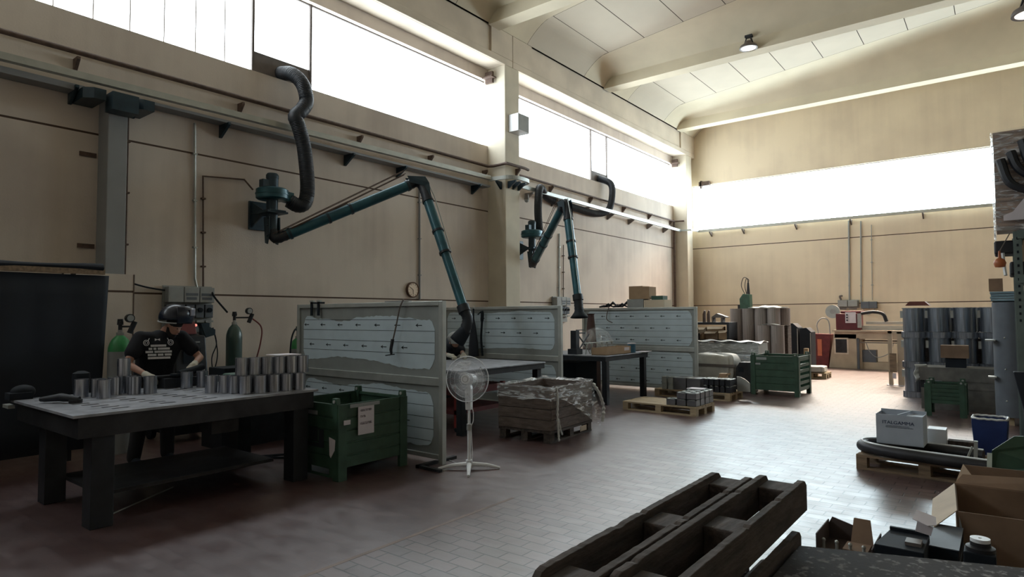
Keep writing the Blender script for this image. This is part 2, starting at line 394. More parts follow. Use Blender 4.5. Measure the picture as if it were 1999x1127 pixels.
# roof: Y shaped precast beams + slabs
CY = [.46, 5.78, 11.10, 16.42, 21.74]
XC = 1.0
def slab(x):
    xx = x if x < XC else 2 * XC - x
    if xx >= -8.4: return 8.90 + .1 * (xx + 8.4)
    u = (xx + 9.2) / .8; u = max(0, u)
    return 8.42 + (8.90 - 8.42) * math.sin(u * math.pi / 2) ** .9
def beam_mesh(yc):
    m = MB(); HW = 1.3; FW = .2; FT = 8.67
    xs = [-9.2, -9.1, -9.0, -8.88, -8.75, -8.6, -8.4, -7.6, -6.5, -5, -3.5, -2, -.5, 1.0, 2.5, 4, 5.5, 7, 8.5, 9.6, 10.4, 10.6, 10.9, 11.2]
    ds = [0, .02, .05, .1, .18, .3, .45, .62, .8, 1]
    vs = []
    for x in xs:
        s = slab(x); row = []
        for q in ds[::-1]:
            z = min(s, FT + (max(s, FT) - FT) * (1 - (1 - q) ** 2.6)); row.append((x, yc - FW - (HW - FW) * q, z))
        row.append((x, yc - FW, min(s, 8.37))); row.append((x, yc + FW, min(s, 8.37)))
        for q in ds:
            z = min(s, FT + (max(s, FT) - FT) * (1 - (1 - q) ** 2.6)); row.append((x, yc + FW + (HW - FW) * q, z))
        vs.append([m.b.verts.new(p) for p in row])
    for a, b in zip(vs, vs[1:]):
        for k in range(len(a) - 1):
            f = m.b.faces.new((a[k], b[k], b[k + 1], a[k + 1])); f.smooth = k not in (9, 10, 11)
    return m
for i, yc in enumerate(CY):
    b = beam_mesh(yc)
    o = struct('trim_%d' % (10 + i), b, CEIL, recalc=False)
    d = o.modifiers.new('e', 'EDGE_SPLIT'); d.split_angle = .9
m = MB(); m.mi = 1
NXP = [XL + .55] + [-8.41 + 1.09 * k for k in range(0, 18)]
edges = [YF] + [v for yc in CY for v in (yc - 1.3, yc + 1.3)] + [YB]
for k in range(0, len(edges), 2):
    y0, y1 = edges[k] + .012, edges[k + 1] - .012
    for a, b in zip(NXP, NXP[1:]):
        g = .009
        sub = [a + (b - a - g) * j / 12 for j in range(13)] if a < -8.5 else [a + g, b - g]
        for p, q in zip(sub, sub[1:]):
            f = m.b.faces.new([m.b.verts.new(v) for v in ((p, y0, slab(p)), (q, y0, slab(q)), (q, y1, slab(q)), (p, y1, slab(p)))]); f.material_index = 1
m.mi = 0
BKX = [XL + .55 + .79 * j / 8 for j in range(8)] + NXP[1:]
for a, b in zip(BKX, BKX[1:]):
    f = m.b.faces.new([m.b.verts.new(v) for v in ((a, YF, slab(a) + .03), (b, YF, slab(b) + .03), (b, YB, slab(b) + .03), (a, YB, slab(a) + .03))]); f.material_index = 0
m.mi = 0; m.box(XL - .4, XR + .4, YF - .3, YB + .4, 10.2, 10.3)
struct('ceiling', m, [DARKGAP, SLAB], recalc=False)
# ---- cable runs on the wall
def bracket(par, y, z, w=.22, h=.2, x=XL + .004, m=RUST, name='bracket'):
    b = MB(); b.prism([(x, y - .02, z), (x + w, y - .02, z), (x + w, y - .02, z - .035), (x + .03, y - .02, z - h), (x, y - .02, z - h)], (0, .04, 0))
    return obj(name, b, m, par)
t = thing('service_pipe', 'thin rusty brown pipe on small brackets running along left wall just below windows', 'pipe', (0, 0, 0))
p = MB(); p.tube([(-9.64, -6.5, 5.12), (-9.64, 11.38, 5.20), (-9.52, 11.44, 5.2), (-9.1, 11.42, 5.2), (-9.08, 12.1, 5.2), (-9.12, 12.3, 5.2)], .035, 10)
obj('pipe_run', p, RUST, t)
for y in (.9, 2.9, 5.2, 7.6, 9.5, 11.3): bracket(t, y, 5.09, .16, .18)
bracket(t, 11.9, 5.16, .14, .16, x=-9.2)
t = thing('service_pipe', 'rusty brown pipe on brackets below the second strip window beyond the column', 'pipe', (0, 0, 0))
p = MB(); p.tube([(-9.62, 12.1, 5.20), (-9.62, 22.2, 5.12), (-9.3, 22.3, 5.12)], .03, 10); obj('pipe_run', p, RUST, t)
for y in (14.1, 16.2, 18.3, 20.2, 22.0): bracket(t, y, 5.16, .16, .18)
# galvanised bus tray with its bends around post and columns
TM = TRAYM
def tray_path(pts, par, w=.09, h=.07, m=None):
    b = MB()
    for a, c in zip(pts, pts[1:]): b.bar(a, c, w, h)
    return obj('tray_channel', b, m or TM, par)
t = thing('cable_tray', 'pale grey cable tray on dark brackets along left wall from left edge to first column', 'tray')
tray_path([(-9.45, -6.5, 4.70), (-9.45, 11.2, 4.86)], t, .10, .09)
b = MB(); b.box(-9.745, -9.5, -6.5, 2.95, 4.60, 4.68); b.box(-9.745, -9.5, 3.55, 11.3, 4.66, 4.70); obj('tray_base', b, GREYP, t)
for y in (2.85, 3.62, 4.9, 7.3, 8.6, 10.9): bracket(t, y, 4.66, .3, .2, m=TEALD)
b = MB()
for s_, y in ((-1, 3.0), (1, 3.6)):
    b.prism([(-9.75, y - .12, 4.62), (-9.35, y - .12, 4.62), (-9.25, y - .02, 4.62), (-9.25, y + .12, 4.62), (-9.75, y + .12, 4.62)], (0, 0, -.14))
b.box(-9.40, -9.15, 3.16, 3.48, 4.36, 4.60); obj('post_collar', b, TEALD, t)
t = thing('curved_cable_tray', 'shiny curved cable tray bending around the big middle column', 'tray')
c = [(-9.5, 11.25, 4.84), (-9.3, 11.32, 4.85), (-9.05, 11.42, 4.86), (-8.93, 11.62, 4.86), (-8.93, 11.95, 4.86), (-9.02, 12.15, 4.86), (-9.3, 12.3, 4.86), (-9.5, 12.35, 4.86)]
tray_path(bez(c, 5), t, .05, .09, GALV)
for (x, y, a) in ((-9.2, 11.6, 0), (-9.2, 11.78, 0), (-9.2, 11.98, 0)): bracket(t, y, 4.81, .24, .17, x=x, m=TEALD)
b = MB(); b.prism([(-9.35, 11.49, 4.8), (-9.35, 11.3, 4.8), (-9.35, 11.3, 4.77), (-9.35, 11.47, 4.62), (-9.35, 11.49, 4.62)], (.05, 0, 0)); obj('bracket', b, TEALD, t)
t = thing('cable_tray', 'long bright cable tray under second strip window ending at corner column', 'tray')
tray_path([(-9.45, 12.3, 4.86), (-9.45, 22.3, 4.76)], t, .07, .09, GALV)
for y in (13.0, 14.2, 15.8, 17.3, 18.7, 20.1, 21.4): bracket(t, y, 4.8, .26, .18, m=PLATE)
b = MB(); b.bar((-9.45, 22.25, 4.76), (-9.05, 22.3, 4.76), .05); b.bar((-9.05, 22.3, 4.76), (-9.0, 23.0, 4.76), .05); obj('corner_bend', b, GALV, t)
t = thing('cable_tray', 'cable tray on small brackets below back wall window', 'tray')
tray_path([(-9.0, YB - .22, 4.77), (5.4, YB - .22, 4.77)], t, .06, .09, TRAYM)
for x in (-8.6, -7.4, -5.6, -3.9, -1.9, .6, 2.5):
    b = MB(); b.prism([(x, YB, 4.72), (x, YB - .24, 4.72), (x, YB - .24, 4.69), (x, YB, 4.55)], (.04, 0, 0)); obj('bracket', b, PLATE, t)
# vertical conduits
def conduit(pts, label, r=.018, m=GALV, clips=True, name='conduit'):
    t = thing(name, label, 'conduit')
    b = MB(); b.tube(pts, r, 8); obj('tube_run', b, m, t)
    if clips:
        b = MB(); a, c = Vector(pts[0]), Vector(pts[1])
        for k in (.2, .5, .8):
            p = a.lerp(c, k); b.box(p.x - .03, p.x + .03, p.y - .03, p.y + .03, p.z - .012, p.z + .012)
        obj('clip', b, m, t)
    return t
conduit([(-9.72, 4.49, 4.6), (-9.72, 4.53, 2.2), (-9.70, 4.56, 2.04)], 'galvanised vertical conduit dropping to the grey socket boxes behind welder')
conduit([(-9.72, 4.66, 2.04), (-9.72, 4.63, 3.8), (-9.72, 5.3, 3.86), (-9.66, 5.42, 3.7)], 'thin conduit bent like a hook from socket boxes up to first blower', .014, RUST)
conduit([(-9.72, 9.21, 4.55), (-9.72, 9.22, 1.96)], 'vertical conduit on left wall right above the clock', .022, GREYP)
conduit([(-9.72, 3.56, 4.6), (-9.72, 3.56, 2.15)], 'thin dark pipe running down wall right beside grey post', .014, RUST)
conduit([(-9.72, 14.55, 3.9), (-9.72, 14.5, 2.0)], 'conduit on left wall behind the second extractor arm', .022, GALV)
conduit([(-9.72, 14.75, 3.6), (-9.72, 14.72, 2.05), (-9.7, 14.9, 1.9)], 'thinner conduit right beside the one behind second extractor arm', .012, RUST)
conduit([(-9.66, 22.2, 5.1), (-9.66, 22.2, 1.7)], 'dark brown downpipe in front of left wall at corner column', .045, RUST, False, 'downpipe')
conduit([(-3.95, YB - .03, 4.7), (-4.0, YB - .03, 2.0)], 'left of three thin conduits on back wall above the saw', .028, GREYM)
conduit([(-3.60, YB - .03, 4.65), (-3.66, YB - .03, 2.0)], 'middle of three thin conduits on back wall above the saw', .022, GREYM)
conduit([(-3.30, YB - .03, 4.5), (-3.34, YB - .03, 2.05)], 'right and faintest of three thin conduits on back wall above the saw', .01, GREYM)
# steel wall plates
for i, (x, y, z, lab) in enumerate(((-9.75, 3.05, 3.80, 'upper'), (-9.75, 3.05, 2.55, 'lower'))):
    b = MB(); b.box(XL, XL + .02, 2.98, 3.18, z, z + .06)
    tag(obj('anchor_plate', b, RUST), lab + ' rusty anchor plate beside grey post on left wall', 'plate')
for n, (x, y, z, lab) in enumerate(((-9.6, 11.44, 7.22, 'rusty steel corbel bracket at top of middle column'), (-9.6, 22.28, 7.2, 'rusty steel corbel bracket at top of corner column'))):
    t = thing('corbel_bracket', lab, 'bracket'); b = MB(); b.box(-9.72, -9.5, y - .06, y, z, z + .28); b.box(-9.72, -9.42, y - .18, y, z + .1, z + .13); obj('angle_plate', b, RUST, t)
b = MB(); b.box(-9.0, -8.6, YB - .14, YB, 6.5, 6.66); b.box(-8.95, -8.9, YB - .14, YB, 6.4, 6.7); tag(obj('corbel_bracket', b, RUST), 'rusty steel bracket at left end of back window', 'bracket')
# white box on middle column
t = thing('white_duct_box', 'white box mounted on middle column beside second strip window', 'box', (-9.2, 11.62, 6.0)); b = MB(); b.box(0, .3, 0, .43, 0, .42); obj('housing', b, WHITE, t, bevel=.008)
b = MB(); b.box(.3, .303, .02, .41, .02, .4); obj('cover', b, GREYM, t)
t = thing('wall_lantern', 'small dark bulkhead lamp just right of curved tray on middle column', 'lamp', (-9.1, 12.2, 4.45)); b = MB(); b.cyl((0, 0, 0), (0, 0, .12), .06, .045); obj('lamp_body', b, PLATE, t); b = MB(); b.sph((0, 0, -.02), .055); obj('lens', b, GREYM, t)
# high bay lamps
def hibay(x, y, z, label):
    t = thing('high_bay_lamp', label, 'lamp', (x, y, z))
    b = MB(); b.lathe([(0, .16), (.07, .16), (.10, .10), (.20, .04), (.22, 0), (.22, -.03), (.185, -.03), (.185, -.012), (0, -.012)]); obj('lamp_shade', b, PLATE, t)
    b = MB(); b.lathe([(0, -.024), (.18, -.024), (.18, -.016), (0, -.016)]); obj('lens', b, LED, t)
    b = MB(); b.bar((-.1, 0, .1), (-.04, .03, .3), .03); b.bar((.1, 0, .1), (.04, .03, .3), .03); b.box(-.09, .09, -.01, .1, .27, .33); obj('yoke', b, IRON, t)
    return t
hibay(-4.90, 16.05, 8.40, 'round black ceiling lamp hanging at the second roof beam')
t = hibay(.42, 11.0, 5.72, 'lamp at upper right corner of the view, cut by frame'); b = MB(); b.bar((-.1, 0, .4), (1.5, .4, .75), .03); obj('arm', b, PLATE, t)
# painted lines
t = MB(); t.box(-3.47, -3.435, 1.5, 4.4, 0, .001); tag(obj('floor_line', t, mat('faded_line', (.20, .15, .13), .6)), 'faint faded line painted along the floor', 'line')
b = MB(); b.box(-10, -9.05, 1.6, 3.05, 0, .10)
struct('baseboard_left', b, WALL_L)
# ================================================================ LEFT BAY
ORD = ['first', 'second', 'third', 'fourth', 'fifth', 'sixth', 'seventh', 'eighth', 'ninth', 'tenth', 'eleventh', 'twelfth', 'thirteenth', 'fourteenth']
t = thing('welding_curtain', 'large dark navy welding curtain hanging at the left edge', 'curtain', (-8.3, 0, 0))
def cf(u, v):
    y = -1.5 + 4.37 * u; return (.012 * math.sin(y * 5) * (1 - v * .7) + .004 * math.sin(y * 17), y - .08 * (1 - v) * (u > .98), .12 + 1.98 * v)
b = MB(); b.grid(cf, 90, 8); obj('curtain_cloth', b, BLKCLOTH, t, solid=.006)
b = MB(); b.box(-.02, .03, -1.5, 2.82, 2.11, 2.17); obj('wooden_rail', b, WOOD, t)
def rf(u, v):
    y = -1.5 + 4.3 * u; a = v * 2 * math.pi; r = .035 + .012 * math.sin(y * 5); return (r * 1.2 * math.cos(a), y, 2.215 - .015 * u * 2 + .01 * math.sin(y * 3) + r * math.sin(a))
b = MB(); b.grid(rf, 40, 10); obj('rolled_cloth', b, BLKCLOTH, t)
b = MB()
for y in (-1.4, 2.5): b.box(-.06, -.02, y, y + .04, 0, 2.12)
obj('support_post', b, IRON, t)
t = thing('partition_board', 'cream board standing upright against the grey post', 'board', (-9.3, 0, 0)); b = MB(); b.box(0, .03, 2.7, 3.5, 0, 2.19); obj('panel', b, WALL_L, t)
b = MB(); b.box(-.005, .035, 3.5, 3.515, 0, 2.19); b.box(-.005, .035, 2.69, 2.7, 0, 2.19); obj('edge_strip', b, RUST, t)
# drooping cable
b = MB(); b.tube(bez([(-9.68, 3.55, 2.12), (-9.68, 3.85, 2.04), (-9.68, 4.2, 2.0), (-9.66, 4.5, 2.02), (-9.66, 4.68, 1.98)]), .012, 8)
tag(obj('wall_cable', b, BLACKP), 'black cable sagging along wall from partition board to socket boxes', 'cable')
# socket boxes behind the welder
def socket_panel(loc, label, w=.72, flip=1):
    t = thing('socket_panel', label, 'electrical box', loc)
    b = MB(); b.box(0, .03, 0, w, -.62, .08); obj('backplate', b, GREYM, t)
    for k, (a, c) in enumerate(((.02, .24), (.25, .47), (.48, .70))):
        b = MB(); b.box(.03, .16, a, c, -.17, .06); o = obj('breaker_box', b, GREYM, t, bevel=.008)
        b = MB(); b.box(.16, .164, a + .02, c - .02, -.07, -.03); b.box(.16, .163, a + .03, c - .04, -.13, -.09)
        obj('window_strip', b, GREYD if k else GREYM, o)
    for k in range(5):
        y = .08 + .14 * k
        b = MB(); b.box(.03, .12, y - .06, y + .06, -.40, -.20); o = obj('socket', b, GREYD, t, bevel=.006)
        b = MB(); b.cyl((.12, y, -.28), (.15, y, -.285), .035, n=16); obj('socket_cap', b, BLACKP, o)
        b = MB(); b.box(.03, .14, y - .055, y + .055, -.47, -.44); obj('hook_strip', b, GREYM, t)
    return t
sp = socket_panel((-9.72, 4.06, 2.0), 'grey socket and breaker boxes on wall behind the welder, with plugs')
sp2 = socket_panel((-9.72, 14.15, 2.05), 'socket boxes on left wall seen in the gap between second and third screens')
b = MB(); b.box(-9.6, -9.5, 4.55, 4.66, 1.32, 1.52); b.prism([(-9.6, 4.52, 1.52), (-9.6, 4.74, 1.42), (-9.6, 4.74, 1.34), (-9.6, 4.6, 1.30)], (.12, 0, 0))
tag(obj('welding_gloves_holder', b, TEALD), 'dark blue plug hanging under the grey socket boxes', 'plug')
for i, (ya, yb) in enumerate(((4.72, 4.78), (4.80, 4.66))):
    b = MB(); b.tube(bez([(-9.56, 4.74, 1.45), (-9.54, 4.79, 1.2), (-9.54, ya, .95), (-9.5, yb, .5)]), .009, 6); tag(obj('power_cord', b, BLACKP), ('outer', 'inner')[i] + ' of two cords hanging from dark blue plug', 'cord')
# red welder on the wall behind the person
t = thing('welding_machine', 'black and red welding machine behind the person', 'welder', (-8.7, 3.9, 0))
b = MB(); b.prism([(-.28, -.2, .25), (.22, -.2, .25), (.28, -.2, .9), (.20, -.2, 1.36), (-.28, -.2, 1.40)], (0, .42, 0)); obj('body', b, IRON, t, bevel=.02)
b = MB(); b.prism([(-.25, -.12, 1.40), (.16, -.12, 1.38), (.1, -.12, 1.55), (-.2, -.12, 1.57)], (0, .24, 0)); obj('wire_feeder', b, REDD, t, bevel=.01)
b = MB(); b.box(.285, .295, -.15, .17, .90, .915); b.box(.23, .25, -.15, .12, 1.27, 1.285); obj('front_trim', b, GREYM, t)
b = MB(); b.box(.25, .27, -.1, .12, 1.0, 1.2); obj('control_panel', b, BLACKP, t)
b = MB(); b.box(-.35, .35, -.25, .27, .1, .25); obj('trolley', b, IRON, t)
for x in (-.25, .25):
    
    for ya in (-.3, .27): b = MB(); b.cyl((x, ya, .1), (x, ya + .06, .1), .1); obj('wheel', b, BLACKP, t)
b = MB(); b.sph((.10, .13, 1.5), .018); obj('pilot_lamp', b, emis('pilot', (1, .25, .2), 1.2), t)
# gas cylinders
def gascyl(loc, r, h, mbody, mtop, label, reg=None, z1=0):
    t = thing('gas_cylinder', label, 'gas cylinder', loc)
    b = MB(); b.lathe([(0, 0), (r * .95, 0), (r, .03), (r, h * .86)], n=32); obj('body', b, mbody, t)
    b = MB(); b.lathe([(r, h * .86), (r * .97, h * .895), (r * .86, h * .93), (r * .66, h * .965), (r * .38, h * .99), (r * .3, h)], n=32); obj('shoulder', b, mtop, t)
    b = MB(); b.lathe([(r * .33, h - .01), (r * .33, h + .03), (r * .2, h + .03), (r * .2, h + .06)], n=20); obj('neck_ring', b, GREYM, t)
    b = MB(); b.cyl((0, 0, h + .05), (0, 0, h + .13), .022, n=12); b.cyl((-.04, 0, h + .15), (.04, 0, h + .15), .02, n=12); b.cyl((0, 0, h + .12), (0, 0, h + .19), .035, .03, n=12); obj('valve', b, IRON, t)
    if reg:
        b = MB(); b.cyl((0, 0, h + .1), (reg[0], reg[1], h + .1), .012, n=10); b.cyl((reg[0], reg[1] - .02, h + .02), (reg[0] + .02, reg[1] + .03, h + .16), .03, n=14)
        obj('regulator', b, IRON, t)
        b = MB(); b.cyl((reg[0], reg[1] - .03, h + .2), (reg[0] + .05, reg[1] - .03, h + .2), .05, n=20); o = obj('gauge', b, IRON, t)
        b = MB(); b.cyl((reg[0] + .05, reg[1] - .03, h + .2), (reg[0] + .054, reg[1] - .03, h + .2), .038, n=20); obj('dial', b, GREYM, o)
    return t
gascyl((-8.35, 3.02, 0), .125, 1.40, CYLG, CYLGR, 'grey gas cylinder with bright green shoulder at left, beside curtain', (.06, .1))
gascyl((-9.2, 4.89, 0), .115, 1.50, CYLD, CYLD, 'dark green gas cylinder with gauge against left wall, centre of bay', (.05, .22))
gascyl((-9.2, 5.98, 0), .125, 1.26, CYLG, CYLGR, 'grey cylinder with green shoulder half hidden behind the first screen')
b = MB(); b.tube(bez([(-9.15, 5.13, 1.6), (-9.1, 5.27, 1.45), (-9.1, 5.26, 1.2), (-9.1, 5.16, .85), (-9.1, 5.05, .5), (-9.0, 5.0, .02)]), .011, 8); tag(obj('gas_hose', b, REDD), 'dark red hose falling from the gauge of dark green cylinder', 'hose')
b = MB(); b.tube(bez([(-9.6, 4.72, 2.03), (-9.5, 4.74, 1.9), (-9.3, 4.83, 1.68)]), .014, 8); tag(obj('gas_hose', b, BLACKP), 'black hose from wall joint down to valve of dark green cylinder', 'hose')
b = MB(); b.tube(bez([(-9.2, 5.98, 1.42), (-9.1, 5.85, 1.38), (-9.08, 5.78, 1.2), (-9.08, 5.76, .8), (-9.08, 5.75, .02)]), .014, 8); tag(obj('gas_hose', b, BLACKP), 'black hose curving down beside the half hidden green cylinder', 'hose')
# ---- welding bench
BX0, BX1, BY0, BY1, BZ = -6.98, -5.42, 1.66, 3.76, .88
t = thing('welding_bench', 'long heavy steel welding bench with slotted top at left, covered in tube pieces', 'workbench')
m = MB()
# top built as strips around slots
holes = []
for r in range(9):
    for k in range(5): holes.append((-6.72 + .135 * r, 1.76 + .36 * k + .028 * r))
ys = sorted(set([BY0, BY1])); 
sx = [-6.72 + .135 * r for r in range(9)]
cuts = [BX0] + [v for x in sx for v in (x, x + .05)] + [BX1]
for i, (a, c) in enumerate(zip(cuts, cuts[1:])):
    if i % 2 == 0: m.box(a, c, BY0, BY1, BZ - .02, BZ)
    else:
        hs = [h for h in holes if abs(h[0] - a) < .001]; y = BY0
        for h in hs: m.box(a, c, y, h[1], BZ - .02, BZ); y = h[1] + .13
        m.box(a, c, y, BY1, BZ - .02, BZ)
obj('slotted_top', m, TOPST, t)
m = MB(); m.box(BX0 + .04, BX0 + .1, BY0 + .04, BY1 - .04, .70, .859); m.box(BX1 - .1, BX1 - .02, BY0 + .04, BY1 - .04, .70, .859); m.box(BX0 + .1, BX1 - .1, BY0 + .04, BY0 + .1, .70, .859); m.box(BX0 + .1, BX1 - .1, BY1 - .1, BY1 - .04, .70, .859)
obj('apron', m, IRONM, t)
for x in (BX0 + .45, BX1 - .05):
    for y in (BY0 + .22, BY1 - .16):
        b = MB(); b.box(x - .17, x, y - .08, y + .08, 0, .70); o = obj('leg', b, IRON, t, bevel=.004)
m = MB(); m.box(BX0 + .3, BX1 - .3, BY0 + .3, BY1 - .3, .18, .21); obj('lower_shelf', m, IRONM, t)
m = MB(); m.box(-7.15, -6.98, BY0 - .02, BY0 + .03, .80, .83); obj('side_hook', m, GALV, t)
# tube pieces
def make_can(h=.165, r=.057):
    t = thing('steel_tube_piece', '', 'steel tube')
    b = MB(); b.lathe([(r - .009, h), (r, h), (r, 0), (r - .009, 0), (r - .009, h)], n=28); obj('tube_wall', b, CANM, t)
    b = MB(); b.lathe([(0, .02), (r - .0095, .02)], n=28); obj('inner_floor', b, CAND, t)
    return t
can0 = make_can(); first = [True]
def can(x, y, z, label, group):
    if first[0]:
        first[0] = False; can0.location = (x, y, z); tag(can0, label, None, group); return can0
    return dup(can0, (x, y, z), random.random() * 6, label, group)
g = 'short steel tubes standing on the welding bench'
lft = [(-6.66, 2.10), (-6.58, 2.21), (-6.42, 2.20), (-6.62, 2.36), (-6.66, 2.50), (-6.52, 2.49), (-6.44, 2.60)]
for i, (x, y) in enumerate(lft): can(x, y, BZ, '%s from left of the seven steel tubes at bench left end' % ORD[i], g)
can(-6.72, 2.47, BZ + .166, 'lone steel tube stacked on top of the left cluster, in front of the person', g)
can(-6.72, 2.48, BZ, 'steel tube hidden under lone stacked tube of left cluster', g)
for i, (x, y) in enumerate(((-6.62, 3.02), (-6.60, 3.17))): can(x, y, BZ, ('left', 'right')[i] + ' one of the two steel tubes in the middle of bench', g)
fr = [(-6.02, 2.98), (-5.92, 3.06), (-5.80, 3.10), (-5.68, 3.14), (-5.62, 3.25), (-5.60, 3.38), (-5.57, 3.50), (-5.55, 3.63)]
for i, (x, y) in enumerate(fr): can(x, y, BZ, '%s from left in front row of tubes at bench right end' % ORD[i], g)
bk = [(-5.79, 3.23), (-5.75, 3.35), (-5.72, 3.47), (-5.70, 3.59), (-5.67, 3.705), (-5.90, 3.60)]
for i, (x, y) in enumerate(bk): can(x, y, BZ, 'steel tube in the rear rows at bench right end under upper tier', g)
up = [(-5.78, 3.27), (-5.74, 3.40), (-5.64, 3.42), (-5.70, 3.545), (-5.62, 3.62), (-5.75, 3.68)]
for i, (x, y) in enumerate([(-5.80, 3.16), (-5.765, 3.272), (-5.73, 3.384), (-5.695, 3.496), (-5.66, 3.608), (-5.63, 3.718)]):
    can(x, y, BZ + .166, '%s tube of the upper tier at bench right end' % ORD[i], g)
b = MB(); b.box(-5.95, -5.7, 3.5, 3.75, 1.215, 1.222); tag(obj('paper_sheet', b, PAPER), 'crumpled pale sheet lying on top of the upper tier of tubes', 'paper')
# junk behind the bench: toolbox, black cases, clamps
t = thing('tool_case', 'black case with pale handle behind the bench, left of dark green cylinder', 'case', (-7.7, 4.12, 0)); b = MB(); b.box(-.2, .2, -.25, .25, .5, .98); obj('case_body', b, BLACKP, t, bevel=.01); b = MB(); b.box(.2, .23, -.12, .12, .9, .92); obj('handle', b, GREYM, t)
b = MB(); b.box(-.25, .25, -.3, .3, 0, .5); obj('cabinet_base', b, IRON, t)
t = thing('tool_case', 'black case with pale handle in front of dark green cylinder', 'case', (-7.7, 4.62, 0)); b = MB(); b.box(-.2, .2, -.22, .22, .5, .94); obj('case_body', b, BLACKP, t, bevel=.01); b = MB(); b.box(.2, .23, -.1, .1, .88, .9); obj('handle', b, GREYM, t)
b = MB(); b.box(-.22, .22, -.22, .22, 0, .5); obj('cabinet_base', b, IRON, t)
t = thing('green_machine', 'small green machine with shiny front behind the tubes', 'machine', (-6.35, 3.45, BZ)); b = MB(); b.box(-.1, .1, -.15, .15, 0, .14); obj('body', b, GREEN2, t, bevel=.02); b = MB(); b.box(.1, .105, -.11, .11, .02, .1); obj('front', b, VISOR, t)
b = MB(); b.sph((0, 0, 0), .08, (1, 1.2, .8)); b.box(-.05, .1, -.12, .05, -.06, 0); o = obj('dark_rag', b, BLACKP); o.location = (-7.0, 1.75, BZ + .06)
tag(o, 'dark lumpy rag on the left rear corner of bench', 'rag')
t = thing('hand_grinder', 'dark hand tool lying at left end of bench top', 'tool', (-6.35, 1.85, BZ)); b = MB(); b.tube([(-.15, -.1, .03), (0, 0, .05), (.12, .1, .03)], [.02, .035, .025], 10); obj('tool_body', b, IRON, t); b = MB(); b.cyl((.1, .08, .0), (.1, .08, .03), .05); obj('disc', b, IRONM, t)
t = thing('dark_bucket', 'black round pot standing at back left of the bench near curtain', 'pot', (-6.93, 2.18, BZ)); b = MB(); b.lathe([(0, .002), (.06, .002), (.075, .15), (.07, .2), (.03, .22), (0, .22)]); obj('pot_body', b, BLACKP, t)
# under the bench
t = thing('bench_drawer', 'small grey drawer box hung under right part of the bench', 'drawer', (-5.9, 3.0, .5)); b = MB(); b.box(-.15, .1, -.12, .14, .02, .2); obj('drawer_box', b, IRONM, t)
b = MB(); b.tube([(-5.3, 2.35, .012), (-5.0, 2.55, .012), (-4.9, 2.62, .02)], .004, 6); 
b2 = MB(); b2.tube([(-5.75, 2.05, .012), (-6.2, 2.72, .012)], .006, 6); b.b.free(); tag(obj('welding_rod', b2, GALV), 'thin bright rod lying on floor under bench', 'rod')
for i, pts in enumerate(([(-6.6, 3.9, .02), (-6.2, 4.2, .02), (-6.0, 4.5, .02), (-6.4, 4.7, .02)], [(-6.9, 3.6, .02), (-6.5, 4.3, .02), (-6.8, 4.5, .02)])):
    b = MB(); b.tube(bez(pts), .014, 6); tag(obj('floor_cable', b, BLACKP), ('front', 'rear')[i] + ' one of two black cables on floor behind the bench', 'cable')
# ================================================================ SCREENS
def screen(name_lab, x0, x1, y, films, arrow_dir, loc=None):
    t = thing('welding_screen', name_lab, 'screen', (0, y, 0))
    H = 1.77
    f = MB()
    f.box(x0, x0 + .06, -.03, .03, 0, H); f.box(x1 - .06, x1, -.03, .03, 0, H); f.box(x0 + .06, x1 - .06, -.03, .03, H - .05, H); f.box(x0 + .06, x1 - .06, -.03, .03, .84, .93); f.box(x0 + .06, x1 - .06, -.03, .03, .05, .10)
    obj('frame', f, GALV, t, bevel=.004)
    for z0, z1 in ((.93, H - .05), (.10, .84)):
        b = MB(); b.box(x0 + .06, x1 - .06, -.004, .004, z0, z1); obj('steel_sheet', b, SHEET, t)
    for (a, c, z0, z1, rag) in films:
        # irregular outline film, built as columns
        b = MB(); n = 60; rnd = random.Random(int(a * 100) ^ int(z0 * 77)); tops = []; bots = []
        pt = pb = 0
        for k in range(n + 1):
            u = k / n; pt = pt * .7 + rnd.uniform(-.012, .012); pb = pb * .7 + rnd.uniform(-.01, .01)
            e = min(u, 1 - u); rd = .12 * max(0, 1 - e / .035) ** 2
            tops.append(z1 - rd - rag * .03 * (1 + math.sin(u * 9 + a)) + pt * rag); bots.append(z0 + rd + rag * .04 * (1 + math.cos(u * 6 + a * 2)) + pb * rag)
        xs = [a + (c - a) * k / n for k in range(n + 1)]
        b.prism([(xs[k], -.006, tops[k]) for k in range(n + 1)] + [(xs[k], -.006, bots[k]) for k in range(n, -1, -1)], (0, -.002, 0))
        b.mi = 1
        zz = z1 - .055; r = 0
        while zz > z0 + .03:
            lo = 0
            ks = [k for k in range(n + 1) if bots[k] < zz - .005 and tops[k] > zz + .005]
            if len(ks) > 20: b.box(xs[ks[0]], xs[ks[-1]], -.0095, -.008, zz - .0025, zz + .0025)
            if r % 2 == 0:
                q = a + .12 + (r % 4) * .06
                while q < c - .15:
                    zc = zz - .064
                    k = int((q - a) / (c - a) * n)
                    if bots[k] < zc - .03 and tops[k] > zc + .03:
                        d = arrow_dir
                        b.box(min(q, q + .085 * d), max(q, q + .085 * d), -.0095, -.008, zc - .005, zc + .005)
                        tip = q + .105 * d; bk_ = q + .06 * d
                        b.prism([(tip, -.0095, zc), (bk_, -.0095, zc + .022), (bk_ + .015 * d, -.0095, zc), (bk_, -.0095, zc - .022)], (0, .0012, 0))
                    q += .36
            zz -= .128; r += 1
        obj('protective_film', b, [FILM, INK], t)
    return t
s1 = screen('nearest steel screen with pale blue arrowed film, behind green bin', -7.55, -4.80, 4.92, [(-7.42, -4.94, 1.02, 1.62, 1), (-7.38, -4.96, .17, .80, .8)], -1)
